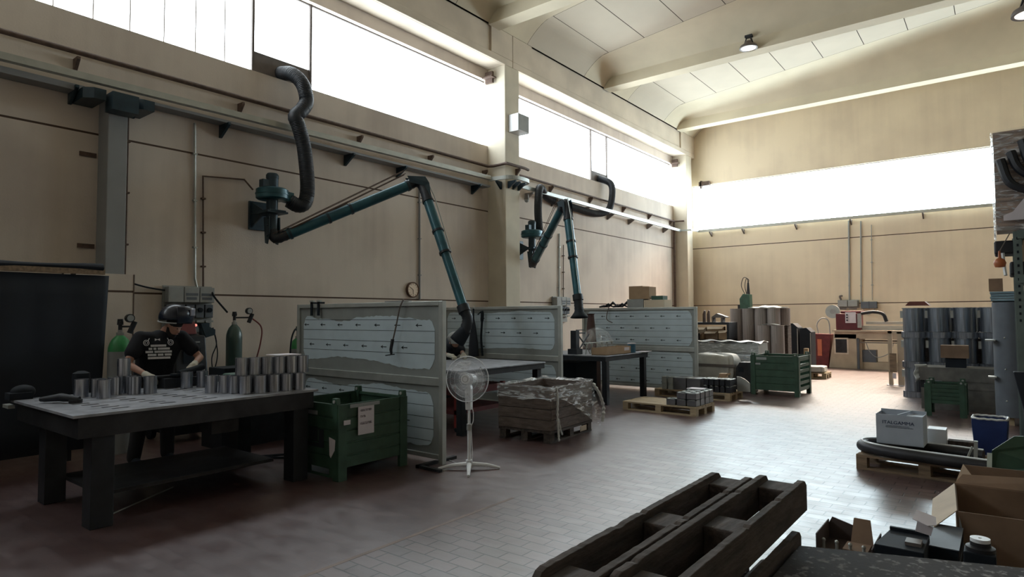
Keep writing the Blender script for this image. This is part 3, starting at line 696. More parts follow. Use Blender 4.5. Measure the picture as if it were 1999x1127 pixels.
b = MB(); b.box(-4.95, -4.60, -.28, -.24, 0, .03); b.box(-4.95, -4.90, -.28, .3, 0, .03); b.box(-5.6, -5.55, -.5, .3, 0, .03); obj('foot_bar', b, IRON, s1)
s2 = screen('second steel screen with film arrows pointing right, behind the white fan', -8.5, -5.78, 8.70, [(-8.4, -5.92, 1.0, 1.68, .5), (-8.3, -5.9, .2, .8, .5)], 1)
s3 = screen('farthest steel screen behind the third bench, boxes resting along its top', -7.72, -4.97, 12.5, [(-7.6, -5.08, .96, 1.70, .15), (-7.6, -5.08, .13, .82, .15)], -1)
# clamps and hook on first screen
for i, x in enumerate((-7.20, -7.05)):
    t = thing('screen_clamp', ('left', 'right')[i] + ' of two small clamps on top edge of nearest screen', 'clamp', (x, 4.92, 1.70)); b = MB(); b.box(-.02, .02, -.045, -.031, -.08, .1); b.box(-.02, .02, -.045, .045, .075, .1); obj('clamp_body', b, BLACKP, t); b = MB(); b.box(-.03, .05, -.05, -.02, .1, .12); obj('clamp_lever', b, GALV, t)
t = thing('earth_cable', 'thin cable with clamp hanging over top of nearest screen', 'cable', (-5.5, 4.87, 0)); b = MB(); b.tube(bez([(.1, 0, 1.8), (.06, -.02, 1.7), (.0, -.02, 1.5), (-.06, -.02, 1.32)]), .009, 8); obj('cable_run', b, PLATE, t); b = MB(); b.tube([(-.06, -.02, 1.34), (-.08, -.03, 1.22), (-.07, -.03, 1.16)], [.02, .018, .012], 8); b.bar((-.17, -.03, 1.15), (-.02, -.03, 1.17), .012); obj('clamp_jaw', b, IRON, t)
b = MB(); b.box(-5.75, -5.35, 4.89, 4.95, 1.772, 1.785); tag(obj('tape_strip', b, GREYM), 'crumpled tape on top edge of nearest screen below the clock', 'tape')
# clock
t = thing('wall_clock', 'round brown-rimmed wall clock with cream face above nearest screen', 'clock', (-9.75, 9.02, 2.16))
Mx = Matrix.Rotation(math.pi / 2, 4, 'Y')
b = MB(); b.lathe([(0, .0), (.165, 0), (.165, .05), (.15, .06), (.14, .05)], M=Mx, n=36); obj('clock_rim', b, BROWN, t)
b = MB(); b.lathe([(0, .042), (.142, .042), (.142, .046), (0, .046)], M=Mx, n=36); f = obj('clock_face', b, CREAM, t)
b = MB()
for k in range(12):
    a = k * math.pi / 6; b.bar((.048, .11 * math.sin(a), .11 * math.cos(a)), (.048, .13 * math.sin(a), .13 * math.cos(a)), .012, .006)
obj('hour_mark', b, BROWN, f)
b = MB(); b.bar((.05, 0, 0), (.05, -.085, .055), .010, .005); b.bar((.052, 0, 0), (.052, .0, -.095), .008, .005); obj('clock_hand', b, BROWN, t)
# ================================================================ GREEN BINS
def bin_(label, loc, W, D, H, g, open_sides=(), slat=False, rz=0, foot=.1):
    """W along x, D along y. sheet steel stacking bin"""
    t = thing('steel_bin', label, 'stacking bin', loc, rz)
    def side(nm, p0, p1, nrm):
        b = MB(); p0 = Vector(p0); p1 = Vector(p1); nrm = Vector(nrm)
        L = (p1 - p0).length; ex = (p1 - p0).normalized(); n = 5; h = (H - foot) / n
        prof = []
        for k in range(n):
            z = foot + k * h; prof += [(z, .0), (z + h * .03, .009), (z + h * .84, .009), (z + h * .88, .0)]
        vs = []
        for z, o in prof:
            q0 = p0 + nrm * o; q1 = p1 + nrm * o
            vs.append((b.b.verts.new((q0.x, q0.y, z)), b.b.verts.new((q1.x, q1.y, z))))
        vs.append((b.b.verts.new((p0.x, p0.y, H)), b.b.verts.new((p1.x, p1.y, H))))
        for a, c in zip(vs, vs[1:]): b.b.faces.new((a[0], a[1], c[1], c[0]))
        return obj(nm, b, g, t, solid=.003)
    hw, hd = W / 2, D / 2
    side('side_panel', (-hw, -hd, 0), (hw, -hd, 0), (0, -1, 0)); side('side_panel', (-hw, hd, 0), (hw, hd, 0), (0, 1, 0))
    if slat:
        b = MB()
        for k in range(6): b.box(hw - .012, hw + .012, -hd, hd, foot + .02 + k * (H - foot) / 6, foot + .075 + k * (H - foot) / 6)
        obj('slatted_side', b, g, t)
    else: side('side_panel', (hw, -hd, 0), (hw, hd, 0), (1, 0, 0))
    side('side_panel', (-hw, -hd, 0), (-hw, hd, 0), (-1, 0, 0))
    b = MB(); b.box(-hw, hw, -hd, hd, foot, foot + .02); obj('base_plate', b, g, t)
    for x in (-hw, hw):
        for y in (-hd, hd):
            b = MB(); sx_ = -1 if x > 0 else 1; sy_ = -1 if y > 0 else 1
            b.box(x - .02, x + .02, min(y, y + sy_ * .07) - .015, max(y, y + sy_ * .07) + .015, 0, H + .0); b.box(min(x, x + sx_ * .07), max(x, x + sx_ * .07), y - .02, y + .02, 0, H)
            obj('corner_post', b, g, t)
            b = MB(); b.prism([(x - .04 * 0 + 0, y - .022, H), (x + sx_ * .085, y - .022, H), (x + sx_ * .075, y - .022, H + .06), (x + sx_ * .01, y - .022, H + .06)], (0, .044, 0)); o = obj('lifting_ear', b, g, t)
            b = MB(); b.cyl((x + sx_ * .042, y - .03, H + .03), (x + sx_ * .042, y + .03, H + .03), .016, n=12); obj('ear_hole', b, GREYM, o)
    b = MB()
    for y in (-hd, hd): b.box(-hw, hw, y - .012, y + .012, H - .03, H)
    for x in (-hw, hw): b.box(x - .012, x + .012, -hd, hd, H - .03, H)
    obj('top_rim', b, g, t)
    return t
# near bin, corner at (-5.13,3.78)
gb = bin_('large dark green steel bin with taped paper sign, in front of nearest screen', (-5.56, 4.23, 0), .84, .86, .74, GREEN, foot=.12)
b = MB(); b.box(.45, .453, -.22, -.02, .42, .73)
o = obj('paper_sign', b, PAPER, gb)
def scribble(name, widths, h, m, parent, M, gap=.35):
    """lines of worn, unreadable print: each line a row of small uneven strokes"""
    b = MB(); rnd = random.Random(int(sum(sum(w) for w in widths) * 1000) + int(h * 1e5))
    for li, wd in enumerate(widths):
        x = 0; zl = -li * h * (1 + gap)
        for word in wd:
            xe = x + word
            while x < xe:
                c = rnd.uniform(.35, .6) * h
                b.box(x, x + c * .3, zl, zl + h, 0, .001, M)
                q = rnd.choice((0, .4, .8)); b.box(x, x + c * .75, zl + q * h, zl + (q + .22) * h, 0, .001, M)
                if rnd.random() < .5: b.box(x + c * .5, x + c * .75, zl, zl + h * rnd.choice((.5, 1)), 0, .001, M)
                x += c
            x += h * .5
    return obj(name, b, m, parent)
scribble('sign_text', [[.145]], .022, FINK, o, frame_mat((.4532, -.195, 0.65), (0, 1, 0), (0, 0, 1)))
scribble('sign_text', [[.06]], .022, FINK, o, frame_mat((.4532, -.195, 0.59), (0, 1, 0), (0, 0, 1)))
scribble('sign_text', [[.145]], .024, FINK, o, frame_mat((.4532, -.195, 0.52), (0, 1, 0), (0, 0, 1)))
b = MB(); b.box(.453, .456, -.32, .05, .70, .735); obj('tape_strip', b, TAPEM, gb)
b = MB(); b.box(.445, .448, -.39, -.31, .54, .585); obj('small_label', b, PAPER, gb)
b = MB(); b.prism([(.30, -.452, .42), (.40, -.452, .40), (.39, -.452, .30), (.33, -.452, .22), (.31, -.452, .24)], (0, -.003, 0)); obj('torn_sticker', b, PAPER, gb)
b = MB(); b.box(-.1, .1, -.452, -.449, .62, .66); obj('worn_label', b, TAPEM, gb)
b = MB(); b.box(-.35, -.02, -.436, -.43, .02, .12); b.box(.28, .35, -.436, -.43, .02, .12); b.box(-.02, .28, -.436, -.43, .02, .045); b.box(-.02, .28, -.436, -.43, .105, .12); obj('skirt_plate', b, GREEN, gb)
b = MB(); b.box(-.05, .1, -.448, -.446, .36, .5); b.box(.12, .2, -.448, -.446, .34, .48); b.box(-.08, .2, -.448, -.446, .30, .34); obj('stencil_paint', b, INK, gb)
gb2 = bin_('dark green steel bin with slatted bright side, in middle distance', (-3.60, 13.42, 0), .88, .86, .78, GREEN, slat=True, foot=.1, rz=-.02)
b = MB(); b.box(-.34, -.14, -.452, -.449, .70, .75); b.box(-.36, -.26, -.452, -.449, .60, .635); obj('worn_label', b, TAPEM, gb2)
gb3 = bin_('small dark green steel bin on legs at right, before the canister stack', (-.76, 12.1, 0), .50, .5, .50, GREEN, foot=.2)
# ================================================================ FAN
t = thing('pedestal_fan', 'white pedestal fan standing on the floor beside nearest screen', 'fan', (-4.45, 4.93, 0), .36)
def leg_(a):
    b = MB(); d = Vector((math.cos(a), math.sin(a), 0)); n = Vector((-d.y, d.x, 0))
    b.tube([d * .02 + Vector((0, 0, .055)), d * .18 + Vector((0, 0, .045)), d * .32 + Vector((0, 0, .012))], [.026, .02, .014], 8); return b
for k in range(4): obj('leg', leg_(.35 + k * math.pi / 2), WHITE, t)
b = MB(); b.cyl((0, 0, .02), (0, 0, .10), .035); obj('base_hub', b, WHITE, t)
b = MB(); b.cyl((0, 0, .05), (0, 0, .45), .019); obj('pole', b, WHITE, t); b = MB(); b.cyl((0, 0, .43), (0, 0, .72), .014); obj('upper_pole', b, WHITE, t)
b = MB(); b.cyl((0, 0, .41), (0, 0, .47), .026); obj('height_collar', b, GREYM, t)
b = MB(); b.prism([(-.03, -.035, .62), (-.035, -.045, .84), (-.02, -.03, .88), (.02, -.03, .88), (.035, -.045, .84), (.03, -.035, .62)], (0, .07, 0)); o = obj('control_box', b, WHITE, t, bevel=.008)
b = MB(); b.box(-.008, .01, -.05, -.044, .78, .80); b.cyl((0, -.05, .70), (0, -.035, .70), .006, n=8); obj('control_knob', b, GREYM, o)
FC = Vector((0, -.05, .945))
Rf = Matrix.Translation(FC) @ Matrix.Rotation(math.radians(86), 4, 'X')
b = MB(); b.cyl(Rf @ Vector((0, 0, -.16)), Rf @ Vector((0, 0, -.02)), .05, .06); b.tube([(0, 0, .86), (0, .02, .9), (0, .04, .93)], .025); obj('motor_housing', b, WHITE, t, bevel=.004)
b = MB(); RR = .235
for k in range(96):
    a = 2 * math.pi * k / 96; ps = []
    for j in range(7):
        u = j / 6; r = .03 + (RR - .03) * u; z = .05 - .05 * u ** 2.2; ps.append(Rf @ Vector((r * math.cos(a + .25 * u), r * math.sin(a + .25 * u), z)))
    b.tube(ps, .0006, 4, False)
    ps = [Rf @ Vector((q[0] * math.cos(a), q[0] * math.sin(a), q[1])) for q in ((RR, 0), (RR * .8, -.05), (.06, -.075))]
    b.tube(ps, .0005, 4, False)
for r, z in ((.07, .049), (.13, .037), (.185, .022)): b.tube([Rf @ Vector((r * math.cos(2 * math.pi * k / 40), r * math.sin(2 * math.pi * k / 40), z)) for k in range(41)], .0012, 4, False)
gd = obj('wire_guard', b, GUARD, t)
b = MB(); b.tube([Rf @ Vector((RR * math.cos(2 * math.pi * k / 60), RR * math.sin(2 * math.pi * k / 60), 0)) for k in range(61)], .005, 8, False); obj('guard_rim', b, GUARD, gd)
b = MB(); b.cyl(Rf @ Vector((0, 0, .044)), Rf @ Vector((0, 0, .058)), .05); obj('guard_badge', b, WHITE, gd)
b = MB(); b.tube([Rf @ Vector((.03 * math.cos(2 * math.pi * k / 24), .03 * math.sin(2 * math.pi * k / 24), .0585)) for k in range(25)], .003, 6, False); obj('badge_ring', b, GREYM, gd)
BL = plastic_film('fan_blade_plastic', .30, .2)
for k in range(3):
    a0 = k * 2.094
    def bf(u, v, a0=a0):
        r = .03 + .17 * u; a = a0 + (v - .5) * (1.0 + .5 * u); return Rf @ Vector((r * math.cos(a), r * math.sin(a), -.01 + .03 * (v - .5)))
    b = MB(); b.grid(bf, 6, 6); obj('fan_blade', b, BL, t, solid=.002)
b = MB(); b.tube(bez([(.02, 0, .68), (.045, 0, .6), (.045, 0, .5), (.022, 0, .44), (.03, 0, .3), (.03, 0, .1), (-.1, .12, .006), (-.35, .3, .006)]), .004, 6); obj('power_cord', b, WHITE, t)
# ================================================================ FUME ARMS
def ringed(b, pts, r, step=.035, amp=.007, n=16):
    """ribbed flexible hose: radius modulated along the path"""
    P = [Vector(p) for p in pts]; out = []; rs = []; acc = 0
    for a, c in zip(P, P[1:]):
        L = (c - a).length; k = max(1, int(L / (step / 2)))
        for i in range(k): out.append(a.lerp(c, i / k)); rs.append(r + amp * (1 if len(out) % 2 else -1))
    out.append(P[-1]); rs.append(r); b.tube(out, rs, n)
def fume_arm(label, wall, blow, joint, elbow, end, nozzle, rb, ra, splay, hoses, hr, cone):
    t = thing('fume_extractor_arm', label, 'extractor arm', (0, 0, 0))
    wx, wy, wz = wall
    b = MB(); b.box(XL, XL + .05, wy - .16, wy + .16, wz - .25, wz + .22); b.prism([(XL + .05, wy - .13, wz - .22), (blow[0] - .02, wy - .13, wz - .02), (blow[0] - .02, wy - .13, wz + .02), (XL + .05, wy - .13, wz + .2)], (0, .02, 0)); b.box(XL + .05, blow[0] + .18, wy - .14, wy + .14, wz + .0, wz + .03)
    obj('wall_bracket', b, TEALD, t)
    B = Vector(blow)
    b = MB(); b.lathe([(0, -.09), (rb * .9, -.09), (rb, -.07), (rb, -.01), (rb * 1.04, -.01), (rb * 1.04, .01), (rb, .01), (rb, .07), (rb * .9, .09), (0, .09)], B, 36); b.bar(B + Vector((.0, rb * .5, 0)), B + Vector((.0, rb * 1.35, -.02)), .17, .16); obj('blower_housing', b, TEAL, t)
    b = MB(); b.cyl(B + Vector((0, 0, .09)), B + Vector((0, 0, .26)), .095, .095); b.lathe([(.1, .26), (.1, .31), (.08, .34), (0, .345)], B); b.box(B.x - .07, B.x + .05, B.y - .19, B.y - .08, B.z + .1, B.z + .22); obj('motor', b, TEALD, t)
    J = Vector(joint)
    b = MB(); b.cyl(B + Vector((0, 0, -.09)), (B.x, B.y, wz - .28), .09, .09); b.box(B.x - .18, B.x + .18, B.y - .18, B.y + .18, wz - .02, wz + .01); obj('swivel_pipe', b, TEALD, t)
    b = MB(); b.prism([(B.x - .08, B.y - .1, wz - .08), (B.x + .08, B.y - .1, wz - .08), (B.x + .09, B.y - .1, J.z + .1), (B.x + .03, B.y - .1, J.z - .08), (B.x - .03, B.y - .1, J.z - .06)], (0, .02, 0)); b.prism([(B.x - .08, B.y + .08, wz - .08), (B.x + .08, B.y + .08, wz - .08), (B.x + .09, B.y + .08, J.z + .1), (B.x + .03, B.y + .08, J.z - .08), (B.x - .03, B.y + .08, J.z - .06)], (0, .02, 0))
    for z in (wz - .1, wz - .22, J.z + .05): b.sph((B.x + .05, B.y - .11, z), .016, n=8)
    obj('swivel_fork', b, TEALD, t)
    E_ = Vector(elbow); N_ = Vector(end); d1 = (E_ - J).normalized(); d2 = (N_ - E_).normalized()
    b = MB(); ringed(b, bez([(B.x, B.y, wz - .25), J + Vector((.0, 0, .02)), J + d1 * .25], 6), ra * .95, .05, .004); obj('lower_hose', b, HOSE, t)
    # upper tube
    a0 = J + d1 * .2; a1 = E_ - d1 * .22
    b = MB(); b.tube([a0, a1], ra, 20); L1 = (a1 - a0).length
    obj('upper_duct', b, TEAL, t)
    for k in (0.02, .32, .5, .98): b = MB(); p = a0.lerp(a1, k); b.tube([p - d1 * .02, p + d1 * .02], ra + .012, 20); obj('duct_clamp', b, TEALD, t)
    side = d1.cross(Vector((0, 0, 1))).normalized(); upv = side.cross(d1)
    b = MB()
    for sgn in (-1, 1):
        for o_ in (0.0, .06):
            b.tube([J + side * (.07 * sgn) + upv * (.03 + o_), a1 + side * (.06 * sgn) + upv * (splay + .07 + o_)], .007, 6)
        b.tube([a0 + d1 * .1 + side * (.1 * sgn) + upv * ra * .7, a0.lerp(a1, .5) + side * (.09 * sgn) + upv * (ra + .03)], .012, 6)
    obj('balance_rod', b, RUST, t)
    # elbow
    c1 = E_ + d2 * .42
    b = MB(); ringed(b, bez([a1 - d1 * .02, a1.lerp(E_, .70), c1.lerp(E_, .62), c1], 7), ra * 1.02, .05, .004); obj('elbow_hose', b, HOSE, t)
    b = MB(); s2_ = side
    for sgn in (-1, 1): b.prism([a1 + s2_ * (.09 * sgn) + upv * .03, a1 + s2_ * (.09 * sgn) + upv * .15, Vector((E_.x + d1.x * .06, E_.y + d1.y * .06, (a1 + upv * .15).z + .01)) + s2_ * (.09 * sgn), E_ + d2 * .12 + d1 * .10 + s2_ * (.09 * sgn), c1 + s2_ * (.09 * sgn) + d1 * .05, E_ + d2 * .14 + s2_ * (.09 * sgn)], s2_ * .008 * sgn)
    obj('elbow_plate', b, TEALD, t)
    n0 = c1; n1 = N_
    b = MB(); b.tube([n0, n0.lerp(n1, .5)], ra * .98, 20); b.tube([n0.lerp(n1, .48), n1], ra * .86, 20); obj('lower_duct', b, TEAL, t)
    for k in (0.01, .3, .5): b = MB(); p = n0.lerp(n1, k); b.tube([p - d2 * .018, p + d2 * .018], ra + .014, 20); obj('duct_clamp', b, IRON, t)
    sd = d2.cross(Vector((1, 0, 0))).normalized()
    b = MB(); b.tube([E_ + d1 * .10, n0 + d1 * (ra + .05), n0.lerp(n1, .52) + d1 * (ra + .02)], .009, 6); b.tube([n0.lerp(n1, .5) + d1 * (ra), n1 + d1 * (ra * .95)], .006, 6); obj('side_rod', b, GALV, t)
    Q = [Vector(q) for q in nozzle]
    b = MB(); b.tube([n1 - d2 * .06, n1 + d2 * .06], ra + .015, 20); ringed(b, bez([n1] + Q[:-1], 5), ra * 1.0, .045, .004); obj('nozzle_hose', b, HOSE, t)
    b = MB(); dq = (Q[-1] - Q[-2]).normalized(); b.tube([Q[-2] - dq * .03, Q[-2], Q[-1] - dq * .05, Q[-1]], cone, 24, False); obj('hood', b, BLACKP, t, solid=.004)
    b = MB(); ringed(b, bez(hoses, 8), hr, .022, .003, 18); obj('exhaust_hose', b, HOSE, t)
    return t
fume_arm('nearer blue extractor arm on left wall, reaching over the second bench', (-9.7, 5.55, 3.3), (-9.3, 5.55, 3.60), (-9.24, 5.58, 2.86), (-8.0, 7.62, 4.0), (-6.9, 7.52, 1.72), [(-6.85, 7.56, 1.55), (-6.88, 7.52, 1.36), (-6.99, 7.45, 1.19)], .25, .088, .13,
    [(-9.3, 5.85, 3.54), (-9.25, 6.0, 3.47), (-9.22, 6.11, 3.55), (-9.22, 6.15, 3.85), (-9.22, 6.08, 4.45), (-9.22, 5.97, 4.80), (-9.24, 5.92, 4.96), (-9.26, 6.06, 5.12), (-9.3, 6.17, 5.32), (-9.35, 6.12, 5.6), (-9.55, 6.05, 5.80), (-9.86, 6.02, 5.88)], .12, [.09, .10, .125, .13])
fume_arm('farther blue extractor arm beyond middle column, hanging over the third bench', (-9.7, 12.68, 3.3), (-9.3, 12.68, 3.66), (-9.24, 12.62, 2.88), (-7.5, 11.5, 4.12), (-7.03, 11.2, 1.98), [(-7.01, 11.19, 1.85), (-6.99, 11.18, 1.68), (-6.98, 11.17, 1.56)], .27, .095, .14,
    [(-9.3, 13.03, 3.6), (-9.3, 13.0, 3.8), (-9.3, 12.95, 4.3), (-9.3, 13.0, 4.8), (-9.4, 13.25, 4.92), (-9.64, 14.0, 4.78), (-9.65, 15.6, 4.70), (-9.64, 16.5, 4.70), (-9.52, 16.98, 4.86), (-9.45, 17.1, 5.3), (-9.5, 17.1, 5.7), (-9.86, 16.95, 5.9)], .10, [.095, .10, .15, .19])
# ================================================================ BENCH 2 and contents
def bench(label, x0, x1, y0, y1, z, legs, m=IRONM, th=.1):
    t = thing('workshop_table', label, 'workbench')
    b = MB(); b.box(x0, x1, y0, y1, z - .02, z); obj('table_top', b, TOPST, t, bevel=.004)
    b = MB(); b.box(x0 + .02, x0 + .06, y0, y1, z - th, z - .02); b.box(x1 - .06, x1 - .02, y0, y1, z - th, z - .02); b.box(x0 + .06, x1 - .06, y0, y0 + .05, z - th, z - .02); b.box(x0 + .06, x1 - .06, y1 - .05, y1, z - th, z - .02); obj('apron', b, IRON, t)
    for x, y in legs:
        b = MB(); b.box(x - .05, x + .05, y - .05, y + .05, 0, z - .02); obj('leg', b, IRON, t, bevel=.004)
    return t
bench('steel table behind the fan with bare top, before second screen', -7.3, -5.68, 6.1, 8.08, .88, [(-5.78, 6.25), (-5.78, 7.98), (-7.2, 6.2), (-7.2, 7.98)])
t = thing('red_trolley', 'dark red steel trolley standing under the table behind the fan', 'trolley', (-6.5, 6.9, 0))
for x in (-.5, .5):
    for y in (-.5, .5): b = MB(); b.box(x - .03, x + .03, y - .03, y + .03, .06, .62); obj('leg', b, RED, t)
b = MB(); b.box(-.53, .53, -.53, .53, .5, .6); obj('upper_tray', b, REDD, t); b = MB(); b.box(-.53, .53, -.53, .53, .24, .30); obj('lower_tray', b, REDD, t)
for x in (-.5, .5): b = MB(); b.cyl((x, -.52, .035), (x, -.48, .035), .035); obj('caster', b, BLACKP, t)
t = thing('hanging_apron', 'black cloth hanging like a narrow cone on second screen', 'cloth', (-7.65, 8.6, 0))
b = MB(); b.lathe([(.02, 1.74), (.025, 1.55), (.06, 1.4), (.10, 1.15), (.12, .88), (.0, .86)], n=20, M=Matrix.Diagonal((1, .4, 1, 1))); obj('cloth_fold', b, BLKCLOTH, t)
b = MB(); b.tube([(.0, 0, 1.7), (0, .04, 1.80)], .008, 6); obj('hook', b, GALV, t)
t = thing('cable_bundle', 'thin black cable bundle hanging right beside cone-shaped cloth on second screen', 'cable', (-7.46, 8.62, 0)); b = MB(); b.tube(bez([(-.1, 0, 1.63), (.0, 0, 1.68), (.0, 0, 1.5), (-.02, 0, 1.2), (.01, 0, .88)]), [.012] * 10 + [.03] * 10 + [.02] * 21, 8); obj('cable_run', b, BLACKP, t)
# ================================================================ BENCH 3 and contents
bench('dark steel table with cardboard box and plastic dome, before farthest screen', -7.2, -5.58, 9.82, 11.5, .88, [(-5.66, 9.92), (-5.66, 11.4), (-7.1, 9.92), (-7.1, 11.4)])
t = thing('cardboard_tray', 'open cardboard box with jig parts at the front edge of third table', 'box', (-5.78, 10.4, .88))
b = MB(); b.box(-.18, .14, -.46, .46, 0, .008)
b.box(-.18, -.17, -.46, .46, .0, .13); b.box(.13, .14, -.46, .46, 0, .14); b.box(-.17, .13, -.46, -.45, 0, .14); b.box(-.17, .13, .45, .46, 0, .14); obj('carton', b, CARD, t)
b = MB(); b.box(.14, .142, .2, .4, .06, .12); obj('shipping_label', b, PAPER, t)
t = thing('metal_jig', 'row of thin metal jig arms standing behind open cardboard box', 'jig', (-6.15, 10.6, .88)); b = MB(); b.box(-.02, .02, -.6, .5, .20, .215)
for k in range(6): b.bar((0, -.55 + .19 * k, 0), (0, -.50 + .19 * k, .2), .018); b.bar((.04, -.45 + .18 * k, .0), (.0, -.55 + .19 * k, .2), .012)
obj('jig_frame', b, GALV, t)
t = thing('clear_dome', 'clear crumpled plastic dome on third table', 'plastic cover', (-6.45, 10.95, .88)); 
def dm(u, v):
    a = 2 * math.pi * u; r = 1 - v; q = math.sqrt(max(0, 1 - r * r)); k = 1 + .05 * math.sin(a * 7) + .04 * math.sin(a * 3 + 2); return (.26 * r * math.cos(a) * k, .55 * r * math.sin(a) * k, .08 + .40 * q)
b = MB(); b.grid(dm, 40, 12); obj('plastic_sheet', b, CLEAR, t)
t = thing('blue_tin', 'blue tin with pale lid at right of the open cardboard box', 'tin', (-5.72, 11.05, .88)); b = MB(); b.lathe([(0, 0), (.075, 0), (.075, .17), (0, .17)], n=24); obj('tin_body', b, mat('blue_tin', (.03, .12, .20), .4), t); b = MB(); b.lathe([(.078, .165), (.078, .185), (0, .185)], n=24); obj('tin_lid', b, PAPER, t)
b = MB(); b.prism([(-5.75, 11.25, .882), (-5.5, 11.2, .884), (-5.5, 11.48, .89), (-5.75, 11.52, .882)], (0, 0, .006)); tag(obj('white_sheet', b, PAPER), 'white sheet on far right corner of third table', 'paper')
t = thing('column_clamp', 'dark upright clamp stand at left part of third table', 'clamp', (-6.35, 10.0, .88)); b = MB(); b.box(-.06, .06, -.06, .06, 0, .44); b.box(-.1, .1, -.1, .1, 0, .1); obj('clamp_post', b, IRON, t); b = MB(); b.box(-.05, .05, .06, .3, .38, .4); b.bar((0, .1, .05), (0, .5, .36), .02); b.bar((0, .1, .36), (0, .5, .05), .02); b.box(-.02, .02, .06, .3, .44, .455); obj('clamp_arm', b, IRON, t)
t = thing('metal_rack', 'tall dark reddish steel funnel standing at left of farthest screen', 'stand', (-7.05, 11.75, 0)); b = MB(); b.lathe([(0, 0), (.2, 0), (.2, .85), (.12, 1.0), (.07, 1.62), (.09, 1.64), (0, 1.64)], n=20); obj('funnel_body', b, mat('reddish_dark_steel', (.06, .025, .022), .5), t)
t = thing('drill_stand', 'small dark machine on left part of third table next to socket boxes', 'machine', (-6.85, 9.98, .88)); b = MB(); b.box(-.15, .15, -.12, .12, 0, .05); b.box(-.1, 0, -.05, .05, .05, .55); b.box(-.08, .16, -.08, .08, .38, .52); b.cyl((.1, 0, .14), (.1, 0, .38), .03); obj('machine_body', b, IRON, t); b = MB(); b.sph((.17, 0, .48), .05); b.box(-.14, -.0, -.1, .1, .53, .62); obj('red_head', b, RED, t)
t = thing('under_table_box', 'black box standing under left half of third table', 'box', (-6.9, 10.9, 0)); b = MB(); b.box(-.3, .25, -.4, .4, .0, .68); obj('box_body', b, BLACKP, t, bevel=.01); b = MB(); b.box(-.32, .27, -.42, .42, .68, .72); obj('box_lid', b, IRON, t)
# on top of / behind screen 3: high rack with boxes
t = thing('storage_rack', 'rack behind the farthest screen carrying boxes just above its top edge', 'rack', (0, 13.0, 0))
b = MB(); b.box(-7.6, -5.5, -.3, .3, 1.72, 1.76); obj('shelf', b, IRON, t)
for x in (-7.55, -5.55): b = MB(); b.box(x - .03, x + .03, -.3, .3, 0, 1.72); obj('leg', b, IRON, t)
b = MB(); b.box(-6.70, -6.36, 12.85, 13.2, 1.97, 2.26); b.box(-6.30 - .06, -6.2, 12.85, 13.2, 1.97, 2.24); o = obj('cardboard_box', b, CARD); tag(o, 'brown cardboard box on top of grey carton above farthest screen', 'box')
b = MB(); b.box(-6.72, -6.32, 12.8, 13.25, 1.76, 1.965); tag(obj('grey_carton', b, GREYM), 'low grey carton under brown box above farthest screen', 'box')
b = MB(); b.box(-6.31, -5.82, 12.8, 13.2, 1.76, 1.94); tag(obj('pale_carton', b, WALL_B), 'pale carton right of the grey carton above farthest screen', 'box')
b = MB(); b.box(-6.15, -5.88, 12.85, 13.1, 1.945, 2.03); tag(obj('green_tray', b, GREEN2), 'flat dark green tray on the pale carton above farthest screen', 'tray')
for i in range(7):
    b = MB(); x = -7.5 + .12 * i; b.tube([(x, 12.9, 1.80), (x + .12, 12.9, 1.82 + .04 * (i % 3)), (x + .22, 12.95, 1.80)], [.02, .035, .015], 6)
    tag(obj('steel_offcut', b, IRON), '%s from left of the dark offcuts heaped above farthest screen' % ORD[i], 'offcut', 'offcuts above the farthest screen')
b = MB(); b.tube(bez([(-7.0, 12.45, 1.79), (-7.05, 12.44, 1.6), (-7.03, 12.43, 1.5), (-6.9, 12.43, 1.44)]), .01, 6); tag(obj('hanging_wire', b, PLATE), 'short black wire hanging on face of farthest screen', 'wire')
# ================================================================ WRAPPED CRATE
CR = Matrix.Translation((-4.93, 7.03, 0)) @ Matrix.Rotation(.06, 4, 'Z')
t = thing('pallet_crate', 'dark plank pallet crate with torn stretch wrap, beside the fan', 'crate', (-4.93, 7.03, 0), .06)
for y in (-.5, 0, .5):
    for x in (-.34, 0, .34):
        b = MB(); b.box(x - .05, x + .05, y - .05, y + .05, .02, .12); obj('block', b, WOODD, t)
b = MB(); b.box(-.4, .4, -.56, .56, .12, .15); obj('deck', b, WOODD, t)
b = MB()
for x in (-.34, 0, .34): b.box(x - .05, x + .05, -.56, .56, 0, .02)
obj('runner', b, WOODD, t)
for k in range(4):
    z0 = .155 + k * .135; z1 = z0 + .128
    b = MB(); g_ = .004 * (k % 2)
    b.box(-.4, .4, -.565, -.545 - g_, z0, z1); b.box(-.4, .4, .545, .565, z0, z1); b.box(.38, .4 + g_, -.545, .545, z0, z1); b.box(-.4, -.38, -.545, .545, z0, z1)
    obj('plank_ring', b, WOODC, t, bevel=.003)
b = MB(); b.box(.403, .406, .2, .38, .04, .11); obj('card_label', b, CARDL, t)
b = MB(); b.box(-.36, .36, -.52, .52, .45, .52); obj('contents', b, WBOX, t)
rn = random.Random(5)
def wrapf(z0, z1, out):
    per = [(-.41, -.575), (.41, -.575), (.41, .575), (-.41, .575), (-.41, -.575)]
    ns = {}
    def f(u, v):
        s = u * 4; i = min(3, int(s)); a = per[i]; c = per[i + 1]; q = s - i; x = a[0] + (c[0] - a[0]) * q; y = a[1] + (c[1] - a[1]) * q
        w = .012 * math.sin(u * 90 + v * 5) + .01 * math.sin(u * 210 + v * 11)
        k = 1 + w * .6 + out
        zz = z0 + (z1 - z0) * v + .015 * math.sin(u * 40) * (1 - v)
        return (x * k, y * k, zz)
    return f
b = MB(); b.grid(wrapf(.54, .712, .0), 160, 6); obj('wrap_band', b, WRAP, t)
